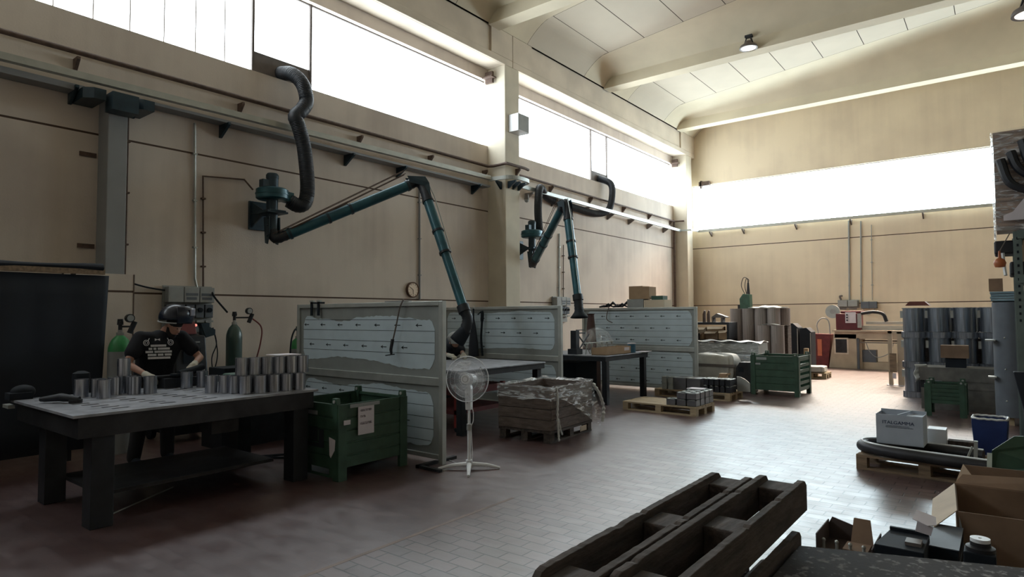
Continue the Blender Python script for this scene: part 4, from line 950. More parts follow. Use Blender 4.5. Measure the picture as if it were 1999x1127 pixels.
def rimf(u, v):
    p = wrapf(.70, .71, 0)(u, 1); k = 1 - .10 * v; return (p[0] * k, p[1] * k, .712 + .012 * math.sin(u * 70) * (1 - v) - .03 * v)
b = MB(); b.grid(rimf, 160, 3); obj('wrap_rim', b, plastic_film('wrap_bright', .6), t)
# hanging rope of film at the right side and drape at far corner
def rope(pts, rs, name):
    b = MB(); P = bez(pts, 6); n = len(P); b.tube(P, [rs[0] + (rs[1] - rs[0]) * abs(math.sin(i * 1.7)) for i in range(n)], 7); return obj(name, b, WHT, t)
WHT = mat('twisted_white_film', (.60, .62, .62), .35, var=.1)
rope([(.40, -.40, .70), (.425, -.42, .55), (.425, -.43, .35), (.43, -.42, .15), (.45, -.44, .02)], (.008, .018), 'film_strand')
rope([(.43, -.41, .3), (.45, -.38, .12), (.44, -.34, .10), (.44, -.4, .16)], (.006, .012), 'film_strand')
def drape(u, v):
    y = -.35 + u * .95; top = .66 - .05 * math.sin(u * 3); low = top - (.12 + .50 * u ** 1.5) * v
    return (.415 + .05 * v * (.3 + u) + .018 * math.sin(u * 37 + v * 4) * v + .02 * math.sin(v * 9 + u * 15) * u, y + .10 * v * u + .012 * math.sin(v * 23), low)
b = MB(); b.grid(drape, 60, 30); obj('film_drape', b, plastic_film('wrap_drape', .42), t)
rope([(.42, .55, .66), (.49, .62, .5), (.52, .68, .3), (.5, .66, .12)], (.01, .03), 'film_strand')
# ================================================================ PALLETS
def pallet(label, loc, L, W, rz=0, m=WOOD, boards=5, H=.144, group=None, name='wooden_pallet'):
    t = thing(name, label, 'pallet', loc, rz, group)
    for k in range(boards):
        wd = .10 if k % 2 else .13; y = -W / 2 + wd / 2 + (W - wd) * k / (boards - 1) if boards > 1 else 0
        b = MB(); b.box(-L / 2, L / 2, y - wd / 2, y + wd / 2, H - .022, H); obj('deck_board', b, m, t)
    for x in (-L / 2 + .05, 0, L / 2 - .05):
        b = MB(); b.box(x - .05, x + .05, -W / 2, W / 2, H - .044, H - .0222); obj('cross_board', b, m, t)
        for y in (-W / 2 + .05, 0, W / 2 - .05):
            b = MB(); b.box(x - .05, x + .05, y - .05, y + .05, .022, H - .0442); obj('block', b, m, t)
    for y in (-W / 2 + .05, 0, W / 2 - .05):
        b = MB(); b.box(-L / 2, L / 2, y - .05, y + .05, 0, .0218); obj('runner', b, m, t)
    return t
pallet('light wooden pallet half filled with steel blocks, in the open floor beyond crate', (-4.50, 9.98, 0), 1.30, .76, -.02, WOODL, 6)
def block(name, label, x, y, z, w, d, h, m, group, cat='steel block', hollow=True, rz=0):
    t = thing(name, label, cat, (x, y, z), rz, group)
    b = MB(); th = .012
    if hollow:
        b.box(-w / 2, w / 2, -d / 2, -d / 2 + th, 0, h); b.box(-w / 2, w / 2, d / 2 - th, d / 2, 0, h); b.box(-w / 2, -w / 2 + th, -d / 2 + th, d / 2 - th, 0, h); b.box(w / 2 - th, w / 2, -d / 2 + th, d / 2 - th, 0, h); b.box(-w / 2, w / 2, -d / 2, d / 2, 0, .01)
    else: b.box(-w / 2, w / 2, -d / 2, d / 2, 0, h)
    obj('casing', b, m, t, bevel=.003)
    b = MB(); b.box(-w / 2 - .003, w / 2 + .003, -d / 2 - .003, -d / 2 + th + .01, h, h + .008); b.box(-w / 2 - .003, -w / 2 + th + .01, -d / 2 - .003, d / 2 + .003, h, h + .008); b.box(w / 2 - th - .01, w / 2 + .003, -d / 2 - .003, d / 2 + .003, h, h + .008); b.box(-w / 2 - .003, w / 2 + .003, d / 2 - th - .01, d / 2 + .003, h, h + .008); obj('flange', b, GALV, t)
    return t
BLK = mat('mid_grey_steel_box', (.14, .14, .15), .4, .5, var=.15)
k = 0
for z in (.144, .252):
    for yi, y in enumerate((9.72, 9.92, 10.12, 10.3)):
        xs_ = (-4.20, -4.04, -3.92) if z < .2 else (-4.11, -3.93)
        for xi, x in enumerate((-4.12, -3.95) if z > .2 else (-4.30, -4.12, -3.95)):
            if z < .2 and x < -4.2 and yi > 0: continue
            block('steel_box', '%s layer, %s row from front, %s, of grey steel boxes on the light pallet' % ('upper' if z > .2 else 'lower', ORD[yi], {-4.12: 'left', -3.95: 'right', -4.30: 'outer left'}[x]), x, y, z, .15, .17, .095, BLK, 'grey steel boxes on light pallet')
b = MB(); b.box(-4.25, -3.98, 10.15, 10.4, .362, .366); tag(obj('white_sheet', b, PAPER), 'white sheet lying on rear steel boxes of light pallet', 'paper')
pallet('wooden pallet with rows of boxes right behind the half filled light pallet', (-4.78, 12.0, 0), 1.5, .72, 0, WOODL, 5)
for i, x in enumerate((-5.33, -5.20)):
    for j in range(2):
        block('pale_steel_channel', '%s %s pale steel channel at left end of rear pallet' % (('lower', 'upper')[j], ('left', 'right')[i]), x, 11.75, .144 + j * .12, .10, .2, .115, GALV, 'pale channels on rear pallet', 'steel channel', False)
for i, x in enumerate((-5.02, -4.74)):
    t = block('steel_case', ('left', 'right')[i] + ' brownish grey case on rear pallet beside the pale channels', x, 11.85, .144, .26, .35, .23, BLK, 'brown grey cases', 'steel case', False)
for j in range(2):
    for i in range(5):
        block('black_profile', '%s of five black profiles in %s row at right end of rear pallet' % (ORD[i], ('lower', 'upper')[j]), -4.50 + i * .105, 11.85, .144 + j * .13, .085, .34, .11, IRON, 'black profiles on rear pallet', 'steel profile', False)
b = MB(); b.box(-4.25, -4.13, 11.7, 11.85, .42, .5); b.bar((-4.3, 11.8, .42), (-4.05, 11.75, .5), .03); tag(obj('small_carton', b, CARD), 'small open carton on top of black profiles', 'box')
t = thing('curved_guard', 'pale rounded sheet standing at right of black profiles', 'guard', (-3.93, 12.1, .144)); b = MB()
b.prism([(-.12, 0, 0)] + [(-.12 + .24 * k / 8, 0, .28 - .06 * (k / 8) ** 2 * 2) for k in range(9)] + [(.12, 0, 0)], (0, .02, 0)); obj('guard_sheet', b, GALV, t)
# wrapped pallets with boxes behind
pallet('pallet under the film-wrapped white bags behind the rear pallet', (-4.98, 13.42, 0), 1.0, .66, 0, WOOD, 5)
BAG = mat('white_crumpled_bag', (.50, .50, .47), .6, var=.2, scale=4, bump=.6)
def bagf(cx, cy, z0, w, d, h, seed, m, name, label, cat='bag', group=None, parent=None):
    rr = random.Random(seed); ph = [rr.uniform(0, 6) for _ in range(6)]
    b = MB()
    def f(u, v):
        a = 2 * math.pi * u; vv = math.pi * v; sx = math.copysign(abs(math.cos(a)) ** .35, math.cos(a)); sy = math.copysign(abs(math.sin(a)) ** .35, math.sin(a)); rz_ = abs(math.sin(vv)) ** .35; cz = -math.copysign(abs(math.cos(vv)) ** .4, math.cos(vv))
        wv = 1 + .04 * math.sin(5 * a + ph[0] + 3 * v) + .03 * math.sin(11 * a + ph[1] - 7 * v) + .02 * math.sin(19 * v + ph[2])
        return (cx + w / 2 * sx * rz_ * wv, cy + d / 2 * sy * rz_ * wv, z0 + h * (.5 + .5 * cz) * (1 + .03 * math.sin(3 * a + ph[3])))
    b.grid(f, 64, 24); bmesh.ops.remove_doubles(b.b, verts=b.b.verts, dist=.0005)
    o = obj(name, b, m, parent)
    if not parent: tag(o, label, cat, group)
    return o
bagf(-4.95, 13.45, .146, .95, .6, .62, 1, BAG, 'wrapped_sack', 'big white film-wrapped sack with dark band, left of middle green bin')
b = MB(); b.box(-5.46, -4.46, 13.12, 13.78, .50, .56); tag(obj('strap_band', b, PLATE), 'dark strap around the big white sack', 'strap')
t = thing('wrapped_carton', 'long flat grey carton with bright plastic top above the white sack', 'box', (-4.98, 14.5, 0)); b = MB(); b.box(-.78, .72, -.35, .35, .68, .95); obj('carton', b, GREYM, t); b = MB()
b.grid(lambda u, v: (-.80 + 1.54 * u, -.37 + .74 * v, .985 + .015 * math.sin(u * 23 + v * 5) + .02 * math.sin(v * 9 + u * 3)), 40, 12); obj('plastic_top', b, WHT, t, solid=.006)
b = MB(); b.grid(lambda u, v: (-.80 + 1.54 * u, -.375 - .02 * math.sin(u * 30) * v, .985 - .24 * v + .02 * math.sin(u * 13) * v), 60, 8); obj('plastic_side', b, WRAP, t)
b = MB(); b.box(-.7, .6, -.3, .3, 0, .68); obj('supporting_boxes', b, CARDD, t)
t = thing('carton', 'pale grey carton wrapped in clear film, right of centre above sack', 'box', (-4.45, 13.95, 0)); b = MB(); b.box(-.25, .2, -.15, .12, 0, .72); obj('carton_body', b, WBOX, t); b = MB(); b.box(-.26, .21, -.17, -.155, .45, .73); obj('film', b, WRAP, t)
t = thing('small_cabinet', 'small dark rounded machine housing between white sack and middle green bin', 'housing', (-4.22, 13.3, 0)); b = MB(); b.prism([(-.2, -.15, 0), (-.2, -.15, .5), (-.12, -.15, .62), (.1, -.15, .62), (.14, -.15, .5), (.14, -.15, 0)], (0, .35, 0)); obj('housing_body', b, IRONM, t, bevel=.01); b = MB(); b.box(-.14, -.04, -.16, -.15, .42, .52); obj('vent', b, BLACKP, t)
t = thing('wooden_rack', 'rack full of open cardboard boxes and lit papers behind farthest screen end', 'rack', (-5.7, 15.5, 0))
b = MB(); b.box(-.65, .45, -.3, .3, 1.36, 1.42); b.box(-.65, .45, -.3, .3, .95, 1.0); obj('shelf', b, IRON, t)
for x in (-.62, .42): b = MB(); b.box(x - .03, x + .03, -.3, .3, 0, 1.36); obj('leg', b, IRON, t)
for i, (x, w_, z, h, m_) in enumerate(((-6.02, .3, 1.0, .16, CARD), (-5.68, .32, 1.0, .20, CARDD), (-5.40, .22, 1.0, .22, CARD), (-5.98, .26, 1.17, .12, CARDL), (-5.62, .40, 1.21, .10, CARD))):
    t = thing('open_carton', '%s of the cartons jumbled on rack behind farthest screen end' % ORD[i], 'box', (x, 15.35, z), .1 * (i - 2), 'cartons on the far rack'); b = MB(); b.box(-w_ / 2, w_ / 2, -.14, .14, 0, h); obj('carton_body', b, m_, t)
    b = MB(); b.prism([(-w_ / 2, -.14, h), (w_ / 2, -.14, h), (w_ / 2 - .03, -.22, h - .05), (-w_ / 2 + .02, -.24, h - .06)], (0, 0, .004)); obj('flap', b, CARDL, t)
for i, x in enumerate((-5.95, -5.84)):
    b = MB(); b.prism([(x - .03, 15.4, 1.42), (x + .03, 15.4, 1.42), (x + .03, 15.4, 1.70), (x + .01, 15.4, 1.72), (x - .03, 15.4, 1.62)], (0, .06, 0)); tag(obj('upright_profile', b, RUST), ('left', 'right')[i] + ' dark upright profile on top of far rack', 'steel profile')
b = MB(); b.prism([(-5.75, 15.4, 1.55), (-5.62, 15.4, 1.64), (-5.38, 15.4, 1.55), (-5.38, 15.4, 1.53), (-5.75, 15.4, 1.53)], (0, .2, 0)); b.box(-5.75, -5.72, 15.4, 15.6, 1.42, 1.53); b.box(-5.52, -5.48, 15.4, 15.6, 1.42, 1.53); tag(obj('small_bracket_stand', b, PLATE), 'grey roof-shaped plate on top of far rack', 'bracket')
# dark motor left of rack
t = thing('black_motor', 'black motor with shiny spots at edge of farthest screen', 'motor', (-6.07, 14.85, 0)); b = MB(); b.cyl((0, -.2, 1.22), (0, .15, 1.22), .14); b.box(-.16, .16, -.2, .2, 0, 1.15); obj('motor_body', b, IRON, t, bevel=.01)
# brown-grey sleeves
def sleeve(h, r, label, group, x, y, z):
    return None
t0 = thing('steel_sleeve', '', 'steel sleeve'); b = MB(); b.lathe([(.14, 0), (.155, 0), (.155, .43), (.14, .43), (.14, 0)], n=28); obj('sleeve_wall', b, BRN, t0); b = MB(); b.lathe([(0, .40), (.14, .40)], n=28); obj('inner_lid', b, CAND, t0)
fst = True
spots = [(-5.50 + .31 * c, 16.5, z) for c in range(4) for z in range(4)] + [(-4.70 + .31 * c, 16.15, z) for c in range(2) for z in range(3)] + [(-5.35 + .31 * c, 16.85, 3) for c in range(4)]
tier = ['bottom', 'second', 'third', 'top']
for i, (x, y, zi) in enumerate(spots):
    if y > 16.7: lab = '%s from left sleeve in the top tier of the rear row of tall stack' % ORD[i - 22]
    elif y < 16.3: lab = '%s sleeve in %s tier of the short stack in front of the tall sleeves' % (('left', 'right')[(i - 16) // 3], tier[zi])
    else: lab = '%s column from left, %s tier, of brown-grey sleeves in the tall stack' % (ORD[i // 4], tier[zi])
    lab = lab[:200]
    if i == 0: t0.location = (x, y, .04 + zi * .43); tag(t0, lab, None, 'brown-grey steel sleeves'); continue
    dup(t0, (x, y, .04 + zi * .43), i, lab, 'brown-grey steel sleeves')
b = MB(); b.box(-5.7, -4.2, 15.95, 17.05, 0, .039); tag(obj('timber_slab', b, WOOD), 'flat timber base beneath the brown-grey sleeves', 'base')
b = MB(); b.box(-5.7, -4.3, 16.72, 17.05, .04, 1.32); tag(obj('rear_support_crate', b, WOODD), 'dark crate behind the tall sleeve stack', 'crate')
b = MB()
def lid(u, v): return (-5.15 + .85 * u, 16.35 + .5 * v, 1.775 + .05 * math.sin(math.pi * u) * math.sin(math.pi * v) + .008 * math.sin(u * 20))
b.grid(lid, 24, 8); tag(obj('plastic_sheet', b, WHT, solid=.01), 'bright plastic sheet lying over the tall sleeve stack', 'sheet')
b = MB(); b.grid(lambda u, v: (-4.72 + .36 * u, 16.02 + .25 * v, 1.345 + .03 * math.sin(math.pi * u)), 12, 6); tag(obj('plastic_scrap', b, WHT, solid=.006), 'small bright plastic scrap on the short sleeve stack', 'sheet')
# drill press behind
t = thing('column_drill', 'dark green machine head with looped cables rising behind tall sleeves', 'machine', (-6.97, 22.0, 0))
b = MB(); b.box(-.15, .15, -.2, .2, 0, 1.8); obj('column_body', b, IRON, t); b = MB(); b.prism([(-.17, -.15, 1.6), (-.2, -.15, 2.15), (-.08, -.15, 2.32), (.14, -.15, 2.3), (.16, -.15, 1.6)], (0, .3, 0)); obj('head', b, GREEN2, t, bevel=.01)
b = MB(); b.cyl((.06, 0, 2.3), (.06, 0, 2.7), .06, .03); obj('motor_spindle', b, IRON, t); b = MB(); b.tube(bez([(-.05, 0, 2.3), (-.17, 0, 2.6), (-.10, 0, 2.87), (.03, 0, 2.85), (.06, 0, 2.68)]), .012, 6); b.tube(bez([(0.0, 0, 2.3), (-.05, 0, 2.6), (0.0, 0, 2.84), (.08, 0, 2.8), (.06, 0, 2.66)]), .012, 6); obj('looped_cable', b, IRON, t)
b = MB(); b.box(-.28, -.18, -.1, .1, 1.6, 1.95); obj('side_unit', b, IRON, t)
# dark bins + red hopper
for i, (x, w_, tilt) in enumerate(((-4.62, .34, .0), (-4.27, .30, .06))):
    t = thing('tall_black_bin', ('left taller', 'right shorter')[i] + ' black upright container before the red hopper', 'container', (x, 18.6, 0)); h = 1.34 - .12 * i
    b = MB(); b.prism([(-w_ / 2, -.25, 0), (w_ / 2, -.25, 0), (w_ / 2, -.25, h - .1), (w_ * .1, -.25, h + .02), (-w_ / 2, -.25, h)], (0, .5, 0)); obj('container_body', b, BLACKP, t, bevel=.012); b = MB(); b.box(w_ / 2 - .03, w_ / 2 - .01, -.256, -.25, .1, h - .12); obj('edge_strip', b, GREYM, t)
t = thing('red_hopper', 'dark red tapered hopper with loop handle near saw cabinet', 'hopper', (-4.36, 20.9, 0)); b = MB(); b.prism([(-.2, -.2, 0), (.16, -.2, 0), (.26, -.2, 1.0), (-.3, -.2, 1.02)], (0, .4, 0)); obj('hopper_body', b, REDD, t, bevel=.01)
b = MB(); b.tube(bez([(-.12, 0, 1.0), (-.16, 0, 1.3), (-.02, 0, 1.48), (.16, 0, 1.4), (.2, 0, 1.0)]), .018, 8); obj('loop_handle', b, GREYM, t); b = MB(); b.box(-.12, .0, -.21, -.2, .35, .85); obj('orange_panel', b, mat('orange_patch', (.55, .16, .08), .6), t)
pallet('small pallet beside middle green bin with a pale sack on it', (-3.85, 17.3, 0), .7, .6, 0, WOODL, 4)
bagf(-3.8, 17.25, .146, .5, .5, .16, 9, BAG, 'pale_sack', 'small flat pale sack on little pallet beyond middle green bin')
b = MB(); b.box(-3.98, -3.88, 16.9, 17.0, .15, .75); tag(obj('timber_post', b, WOODL), 'pale timber post standing on little pallet beyond green bin', 'post')
# ================================================================ SAW
t = thing('radial_saw', 'beige machine bench with maroon saw head against back wall', 'machine', (0, 20.7, 0))
b = MB(); b.prism([(-4.18, 0, 0), (-3.42, 0, 0), (-3.42, 0, 1.02), (-4.02, 0, 1.02)], (0, .7, 0)); obj('cabinet', b, BEIGE, t, bevel=.012)
b = MB(); b.box(-4.02, -3.64, -.006, 0, .42, .90); o = obj('door_frame', b, mat('pale_beige', (.6, .52, .42), .6), t); b = MB(); b.box(-3.98, -3.68, -.01, -.006, .46, .86); obj('dark_opening', b, IRONM, o)
b = MB(); b.box(-4.06, -2.0, -.05, .8, 1.08, 1.13); obj('table_top', b, BEIGE, t); b = MB(); b.box(-4.0, -2.05, 0, .75, .88, 1.08); obj('beam', b, BEIGE, t); b = MB(); b.box(-3.4, -2.3, -.01, .0, .76, .79); b.box(-3.4, -2.2, .3, .33, .80, .84); obj('rail', b, PLATE, t)
b = MB(); b.box(-3.42, -3.3, .05, .6, 0, .88); b.box(-2.2, -2.05, .05, .6, 0, .88); b.box(-3.3, -2.2, .1, .5, .0, .2); obj('leg_frame', b, BEIGE, t)
b = MB(); b.box(-3.42, -3.36, .0, .05, 0, .9); b.box(-3.3, -2.95, .1, .4, .2, .55); obj('motor_box', b, GREYD, t)
b = MB(); b.tube(bez([(-3.2, .1, .78), (-3.1, .1, .5), (-2.9, .1, .35), (-2.6, .1, .5), (-2.5, .1, .78)]), .012, 6); obj('loop_cable', b, GREYM, t)
b = MB(); b.box(-3.98, -3.32, .1, .55, 1.13, 1.62); b.box(-3.85, -3.25, .15, .5, 1.62, 1.7); obj('saw_head', b, MAROON, t, bevel=.02)
b = MB(); b.box(-3.72, -3.44, .09, .1, 1.34, 1.66); p_ = obj('control_plate', b, PAPER, t)
b = MB()
for z in (1.42, 1.50, 1.58): b.cyl((-3.67, .06, z), (-3.67, .09, z), .022, n=12)
obj('button', b, BLACKP, p_)
b = MB(); b.cyl((-4.08, .2, 1.68), (-4.08, .26, 1.68), .20, n=32); obj('blade_guard', b, GALV, t); b = MB(); b.cyl((-4.08, .18, 1.68), (-4.08, .2, 1.68), .07); obj('guard_hub', b, GREYM, t)
b = MB(); b.box(-3.3, -2.0, .2, .4, 1.13, 1.26); b.box(-3.2, -2.0, .22, .38, 1.3, 1.38); obj('arm_rail', b, GREYM, t)
b = MB(); b.tube(bez([(-3.3, .15, 1.62), (-3.0, .12, 1.66), (-2.75, .12, 1.6), (-2.66, .12, 1.38)]), .05, 10); obj('cable_chain', b, IRON, t)
b = MB(); b.box(-3.4, -3.3, .08, .14, 1.2, 1.62); obj('handle_bar', b, GREYM, t)
t = thing('socket_panel', 'pair of light grey socket boxes on back wall above maroon saw head', 'electrical box', (-4.33, YB, 1.85)); b = MB(); b.box(-.02, .61, -.04, 0, -.05, .22); obj('backplate', b, GREYM, t)
for k in range(2): b = MB(); b.box(-.0 + .3 * k, .28 + .3 * k, -.14, -.04, .0, .2); o = obj('breaker_box', b, GREYM, t, bevel=.01); b = MB(); b.box(.02 + .3 * k, .26 + .3 * k, -.15, -.14, -.1, -.04); obj('socket_strip', b, PLATE, o)
b = MB(); b.tube(bez([(.1, -.1, .22), (.06, -.1, .34), (.14, -.1, .36)]), .03, 8); obj('hook', b, PLATE, t)
t = thing('junction_box', 'dark double junction box with looping wire on back wall right of saw head', 'electrical box', (-3.66, YB, 1.78)); b = MB(); b.box(0, .46, -.12, 0, .0, .22); b.box(.22, .24, -.13, 0, -.01, .23); obj('box_body', b, GREYD, t, bevel=.01); b = MB(); b.tube(bez([(.06, -.08, 0), (.15, -.08, -.18), (.3, -.08, -.15), (.4, -.08, 0)]), .012, 6); obj('loop_wire', b, GREYM, t)
t = thing('electric_stand', 'wooden-brown tall frame standing at the right end of saw table', 'frame', (-1.92, 16.4, 0)); b = MB(); b.box(-.16, -.08, -.05, .05, 0, 1.22); b.box(.02, .14, -.05, .05, 0, 1.2); b.box(-.16, .14, -.05, .05, 1.16, 1.22); obj('upright', b, BEIGE, t); b = MB(); b.box(-.13, .0, -.1, -.05, .3, .72); obj('bracket_block', b, WOOD, t); b = MB(); b.box(-.08, -.01, -.11, -.10, .16, .28); obj('bright_tag', b, PAPER, t)
b = MB(); b.box(-.2, .18, -.08, .08, 0, .012); obj('foot_plate', b, PAPER, t)
# ================================================================ CANISTER STACK
def make_canister():
    t = thing('steel_canister', '', 'canister')
    b = MB(); b.lathe([(.175, 0), (.175, .44), (.19, .44), (.19, .455), (.165, .455), (.165, .43), (0, .43)], n=32); obj('shell', b, CANB, t)
    b = MB(); b.b.free(); b = MB(); b.lathe([(0, -.115), (.215, -.115), (.215, -.005), (0, -.005)], n=8, M=Matrix.Rotation(.39, 4, 'Z')); o = obj('octagonal_foot', b, CANB, t)
    for p in o.data.polygons: p.use_smooth = False
    b = MB(); b.box(-.215, -.17, -.03, .03, .26, .40); obj('side_handle', b, GALV, t)
    return t
cn = make_canister(); fst = True; rows = ['bottom', 'middle', 'top']
for c_ in range(4):
    for z in range(3):
        for d in range(2):
            if d == 1 and z < 2: continue
            lab = '%s column from left, %s tier, of dark steel canisters at right' % (ORD[c_], rows[z]) if d == 0 else '%s from left in the rear row of dark canisters, top tier' % ORD[c_]
            loc = (-1.39 + .405 * c_ + .06 * d, 14.4 + .5 * d, .115 + .572 * z)
            if fst: cn.location = loc; cn.rotation_euler.z = .0; tag(cn, lab, None, 'dark steel canisters stacked at right'); fst = False
            else: dup(cn, loc, .0, lab, 'dark steel canisters stacked at right')
b = MB(); b.box(-1.55, .2, 14.7, 15.1, 0, 1.12); tag(obj('support_crate', b, WOODD), 'dark crate hidden behind the canister columns', 'crate')
b = MB(); b.prism([(-1.52, 14.4, 1.76), (-1.45, 14.4, 1.84), (-1.2, 14.4, 1.84), (-1.12, 14.4, 1.76)], (0, .35, 0)); tag(obj('metal_basin', b, mat('rust_red_lid', (.16, .045, .03), .6)), 'rusty red lid on top of the leftmost canister column', 'lid')
t = thing('covered_pallet', 'low grey table covered with torn plastic behind the small green bin', 'table', (-.55, 13.0, 0)); b = MB(); b.box(-.62, .6, -.3, .3, .62, .70); b.box(-.62, .6, -.3, -.27, .48, .62); obj('table_board', b, DGR, t)
b = MB(); b.grid(lambda u, v: (-.68 + .16 * u + .015 * math.sin(v * 9), -.34 + .15 * u - .01 * math.sin(v * 17), .74 - .30 * v * (1 - .5 * u)), 12, 20); obj('torn_film', b, WHT, t, solid=.004)
b = MB(); b.box(-.6, .6, -.28, .28, .10, .35); b.box(-.6, .6, -.3, .3, 0, .10); b.box(-.3, .5, -.29, .29, .35, .5); obj('lower_load', b, DGR, t)
for x in (-.58, .56): b = MB(); b.box(x - .03, x + .03, -.26, .26, .35, .62); obj('leg', b, IRON, t)
b = MB(); b.box(-.86, -.48, 12.75, 13.0, .86, 1.07); tag(obj('cardboard_box', b, CARDD), 'brown cardboard box on covered table before the canisters', 'box')
b = MB(); b.box(-.80, -.52, 12.78, 12.98, .70, .855); tag(obj('dark_case', b, BLACKP), 'dark case under brown cardboard box on covered table', 'case')
# large grey bent-plate tube + rack
t = thing('tall_grey_duct', 'tall smooth grey steel duct standing at right behind blue bin', 'duct', (.09, 11.6, 0))
b = MB(); b.lathe([(.20, .12), (.20, 1.76), (.19, 1.76), (.19, .12)], n=40, M=Matrix.Diagonal((1.15, 1.1, 1, 1))); obj('duct_shell', b, GREYD, t); b = MB()
for a in (-2.0, -1.3):
    for z in (.35, .8, 1.25): b.sph((.23 * math.cos(a), .22 * math.sin(a), z), .012, n=8)
obj('rivet', b, GALV, t)
b = MB(); b.box(-.15, -.02, -.12, .1, 0, .12); obj('wood_chock', b, WOODL, t); b = MB(); b.box(-.32, -.2, -.2, .0, 1.20, 1.22); b.box(-.30, -.2, -.2, .0, .67, .69); obj('side_flange', b, GALV, t)
t = thing('tall_grey_duct', 'second grey duct cut by right edge of view, beside taller one', 'duct', (.52, 11.8, 0)); b = MB(); b.lathe([(.22, 0), (.22, 1.78), (.21, 1.8), (0, 1.8)], n=40); obj('duct_shell', b, TEETH, t)
# pallet rack
t = thing('pallet_rack', 'tall grey-green steel rack at right edge with loaded shelves', 'rack', (.12, 9.4, 0))
POST = mat('grey_green_post', (.13, .17, .16), .5, .3)
for (x, y) in ((.03, 0), (.03, .9)):
    b = MB(); b.box(x - .04, x + .04, y - .03, y + .03, 0, 2.56); obj('upright', b, POST, t)
    b = MB()
    for k in range(13): b.box(x - .01, x + .01, y - .035, y - .03, 1.5 + .08 * k, 1.53 + .08 * k)
    obj('slot_row', b, BLACKP, t)
for z in (2.0, 2.52): b = MB(); b.box(.03, 1.4, -.05, 0, z - .05, z + .05); b.box(.03, 1.4, .9, .95, z - .05, z + .05); obj('shelf_beam', b, POST, t)
b = MB(); b.bar((.04, 0, 2.0), (.04, .9, 2.45), .03); b.bar((.10, .02, 2.12), (.6, .02, 2.4), .02); obj('brace', b, POST, t)
for x in (1.3,): b = MB(); b.box(x - .04, x + .04, -.03, .03, 0, 2.56); obj('upright', b, POST, t)
# wrapped high stack (wooden crate wrapped in film, with dark brackets)
t = thing('wrapped_crate', 'tall plank crate in shiny film on rack top, with black curved brackets', 'crate', (.38, 9.75, 2.62))
b = MB(); b.box(-.42, .8, -.4, .5, 0, 1.13); obj('crate_board', b, mat('brown_film_wood', (.22, .15, .11), .35, var=.6, scale=3, stretch=(1.2, 1.2, 14), bump=.3), t)
b = MB(); b.grid(lambda u, v: (-.43 + 1.2 * u, -.42 - .012 * math.sin(u * 30 + v * 60), -.05 + 1.2 * v), 50, 60); obj('shiny_film', b, WRAP, t)
b = MB(); b.grid(lambda u, v: (-.435 - .012 * math.sin(u * 20 + v * 40), -.42 + .9 * u, -.12 + 1.26 * v), 20, 60); obj('corner_film', b, WRAP, t)
def hook(parent, pts, r0, r1, m_):
    b = MB(); P = bez(pts, 6); n = len(P); b.tube(P, [r0 + (r1 - r0) * i / (n - 1) for i in range(n)], 8); return obj('curved_bracket', b, m_, parent)
for (pts, m_) in (([(-.36, -.48, .78), (-.28, -.5, .5), (-.1, -.5, .38), (0, -.5, .36)], IRON), ([(-.26, -.47, .86), (-.2, -.5, .66), (-.06, -.5, .52), (.02, -.5, .50)], IRON), ([(-.15, -.47, .98), (-.1, -.5, .72), (0, -.5, .62), (.05, -.5, .6)], IRON)): hook(t, pts, .05, .04, m_)
b = MB(); b.box(-.08, .3, -.52, -.44, .12, .52); b.box(.0, .4, -.54, -.44, .3, .8); obj('bracket_plate', b, BLACKP, t); b = MB(); b.prism([(-.35, -.47, .06), (-.1, -.47, .06), (-.08, -.47, .24), (-.16, -.47, .3), (-.26, -.47, .16), (-.35, -.47, .12)], (0, -.02, 0)); obj('pale_bracket', b, PAPER, t)
t = thing('shelf_load', 'mixed dark parts and pale sheet on the middle shelf of rack', 'parts', (.35, 9.6, 2.05)); b = MB(); b.box(-.28, .6, -.15, .5, 0, .16); b.box(-.42, -.2, -.1, .4, .26, .42); obj('dark_casting', b, IRONM, t, bevel=.02); b = MB(); b.prism([(-.18, -.2, .14), (.15, -.2, .28), (.2, -.2, .50), (-.15, -.2, .40)], (0, .01, 0)); obj('pale_sheet', b, CARDL, t)
b = MB(); b.tube(bez([(-.34, -.12, .27), (-.33, -.12, .1), (-.32, -.14, .0)]), .02, 6); obj('hanging_film', b, WHT, t)
t = thing('orange_lamp', 'orange-brown round pot hanging at the left side of rack', 'pot', (-.02, 9.0, 2.17)); b = MB(); b.lathe([(0, -.05), (.045, -.045), (.06, 0), (.045, .04), (.015, .06), (.01, .14), (0, .14)]); obj('pot_body', b, mat('orange_brown', (.35, .10, .03), .5), t)
b = MB(); b.tube([(0, 0, .13), (.10, .30, .36)], .006, 6); obj('hanger', b, PLATE, t)
b = MB(); b.box(-.19, .0, 13.4, 13.7, 1.98, 2.19); tag(obj('cardboard_box', b, CARDD), 'brown box on sheet pile just left of the rack post', 'box')
for i in range(4):
    b = MB(); b.box(-.17 - .01 * (i % 2), .7, 13.38, 13.9, 1.81 + .042 * i, 1.842 + .042 * i); tag(obj('blue_sheet', b, TEETH), '%s from bottom of pale blue sheets stacked above tall ducts' % ORD[i], 'sheet', 'pale blue sheets above ducts')
b = MB(); b.box(-.15, .7, 13.42, 13.88, 0, 1.805); tag(obj('sheet_stand', b, IRON), 'dark stand below the pale blue sheets behind ducts', 'stand')
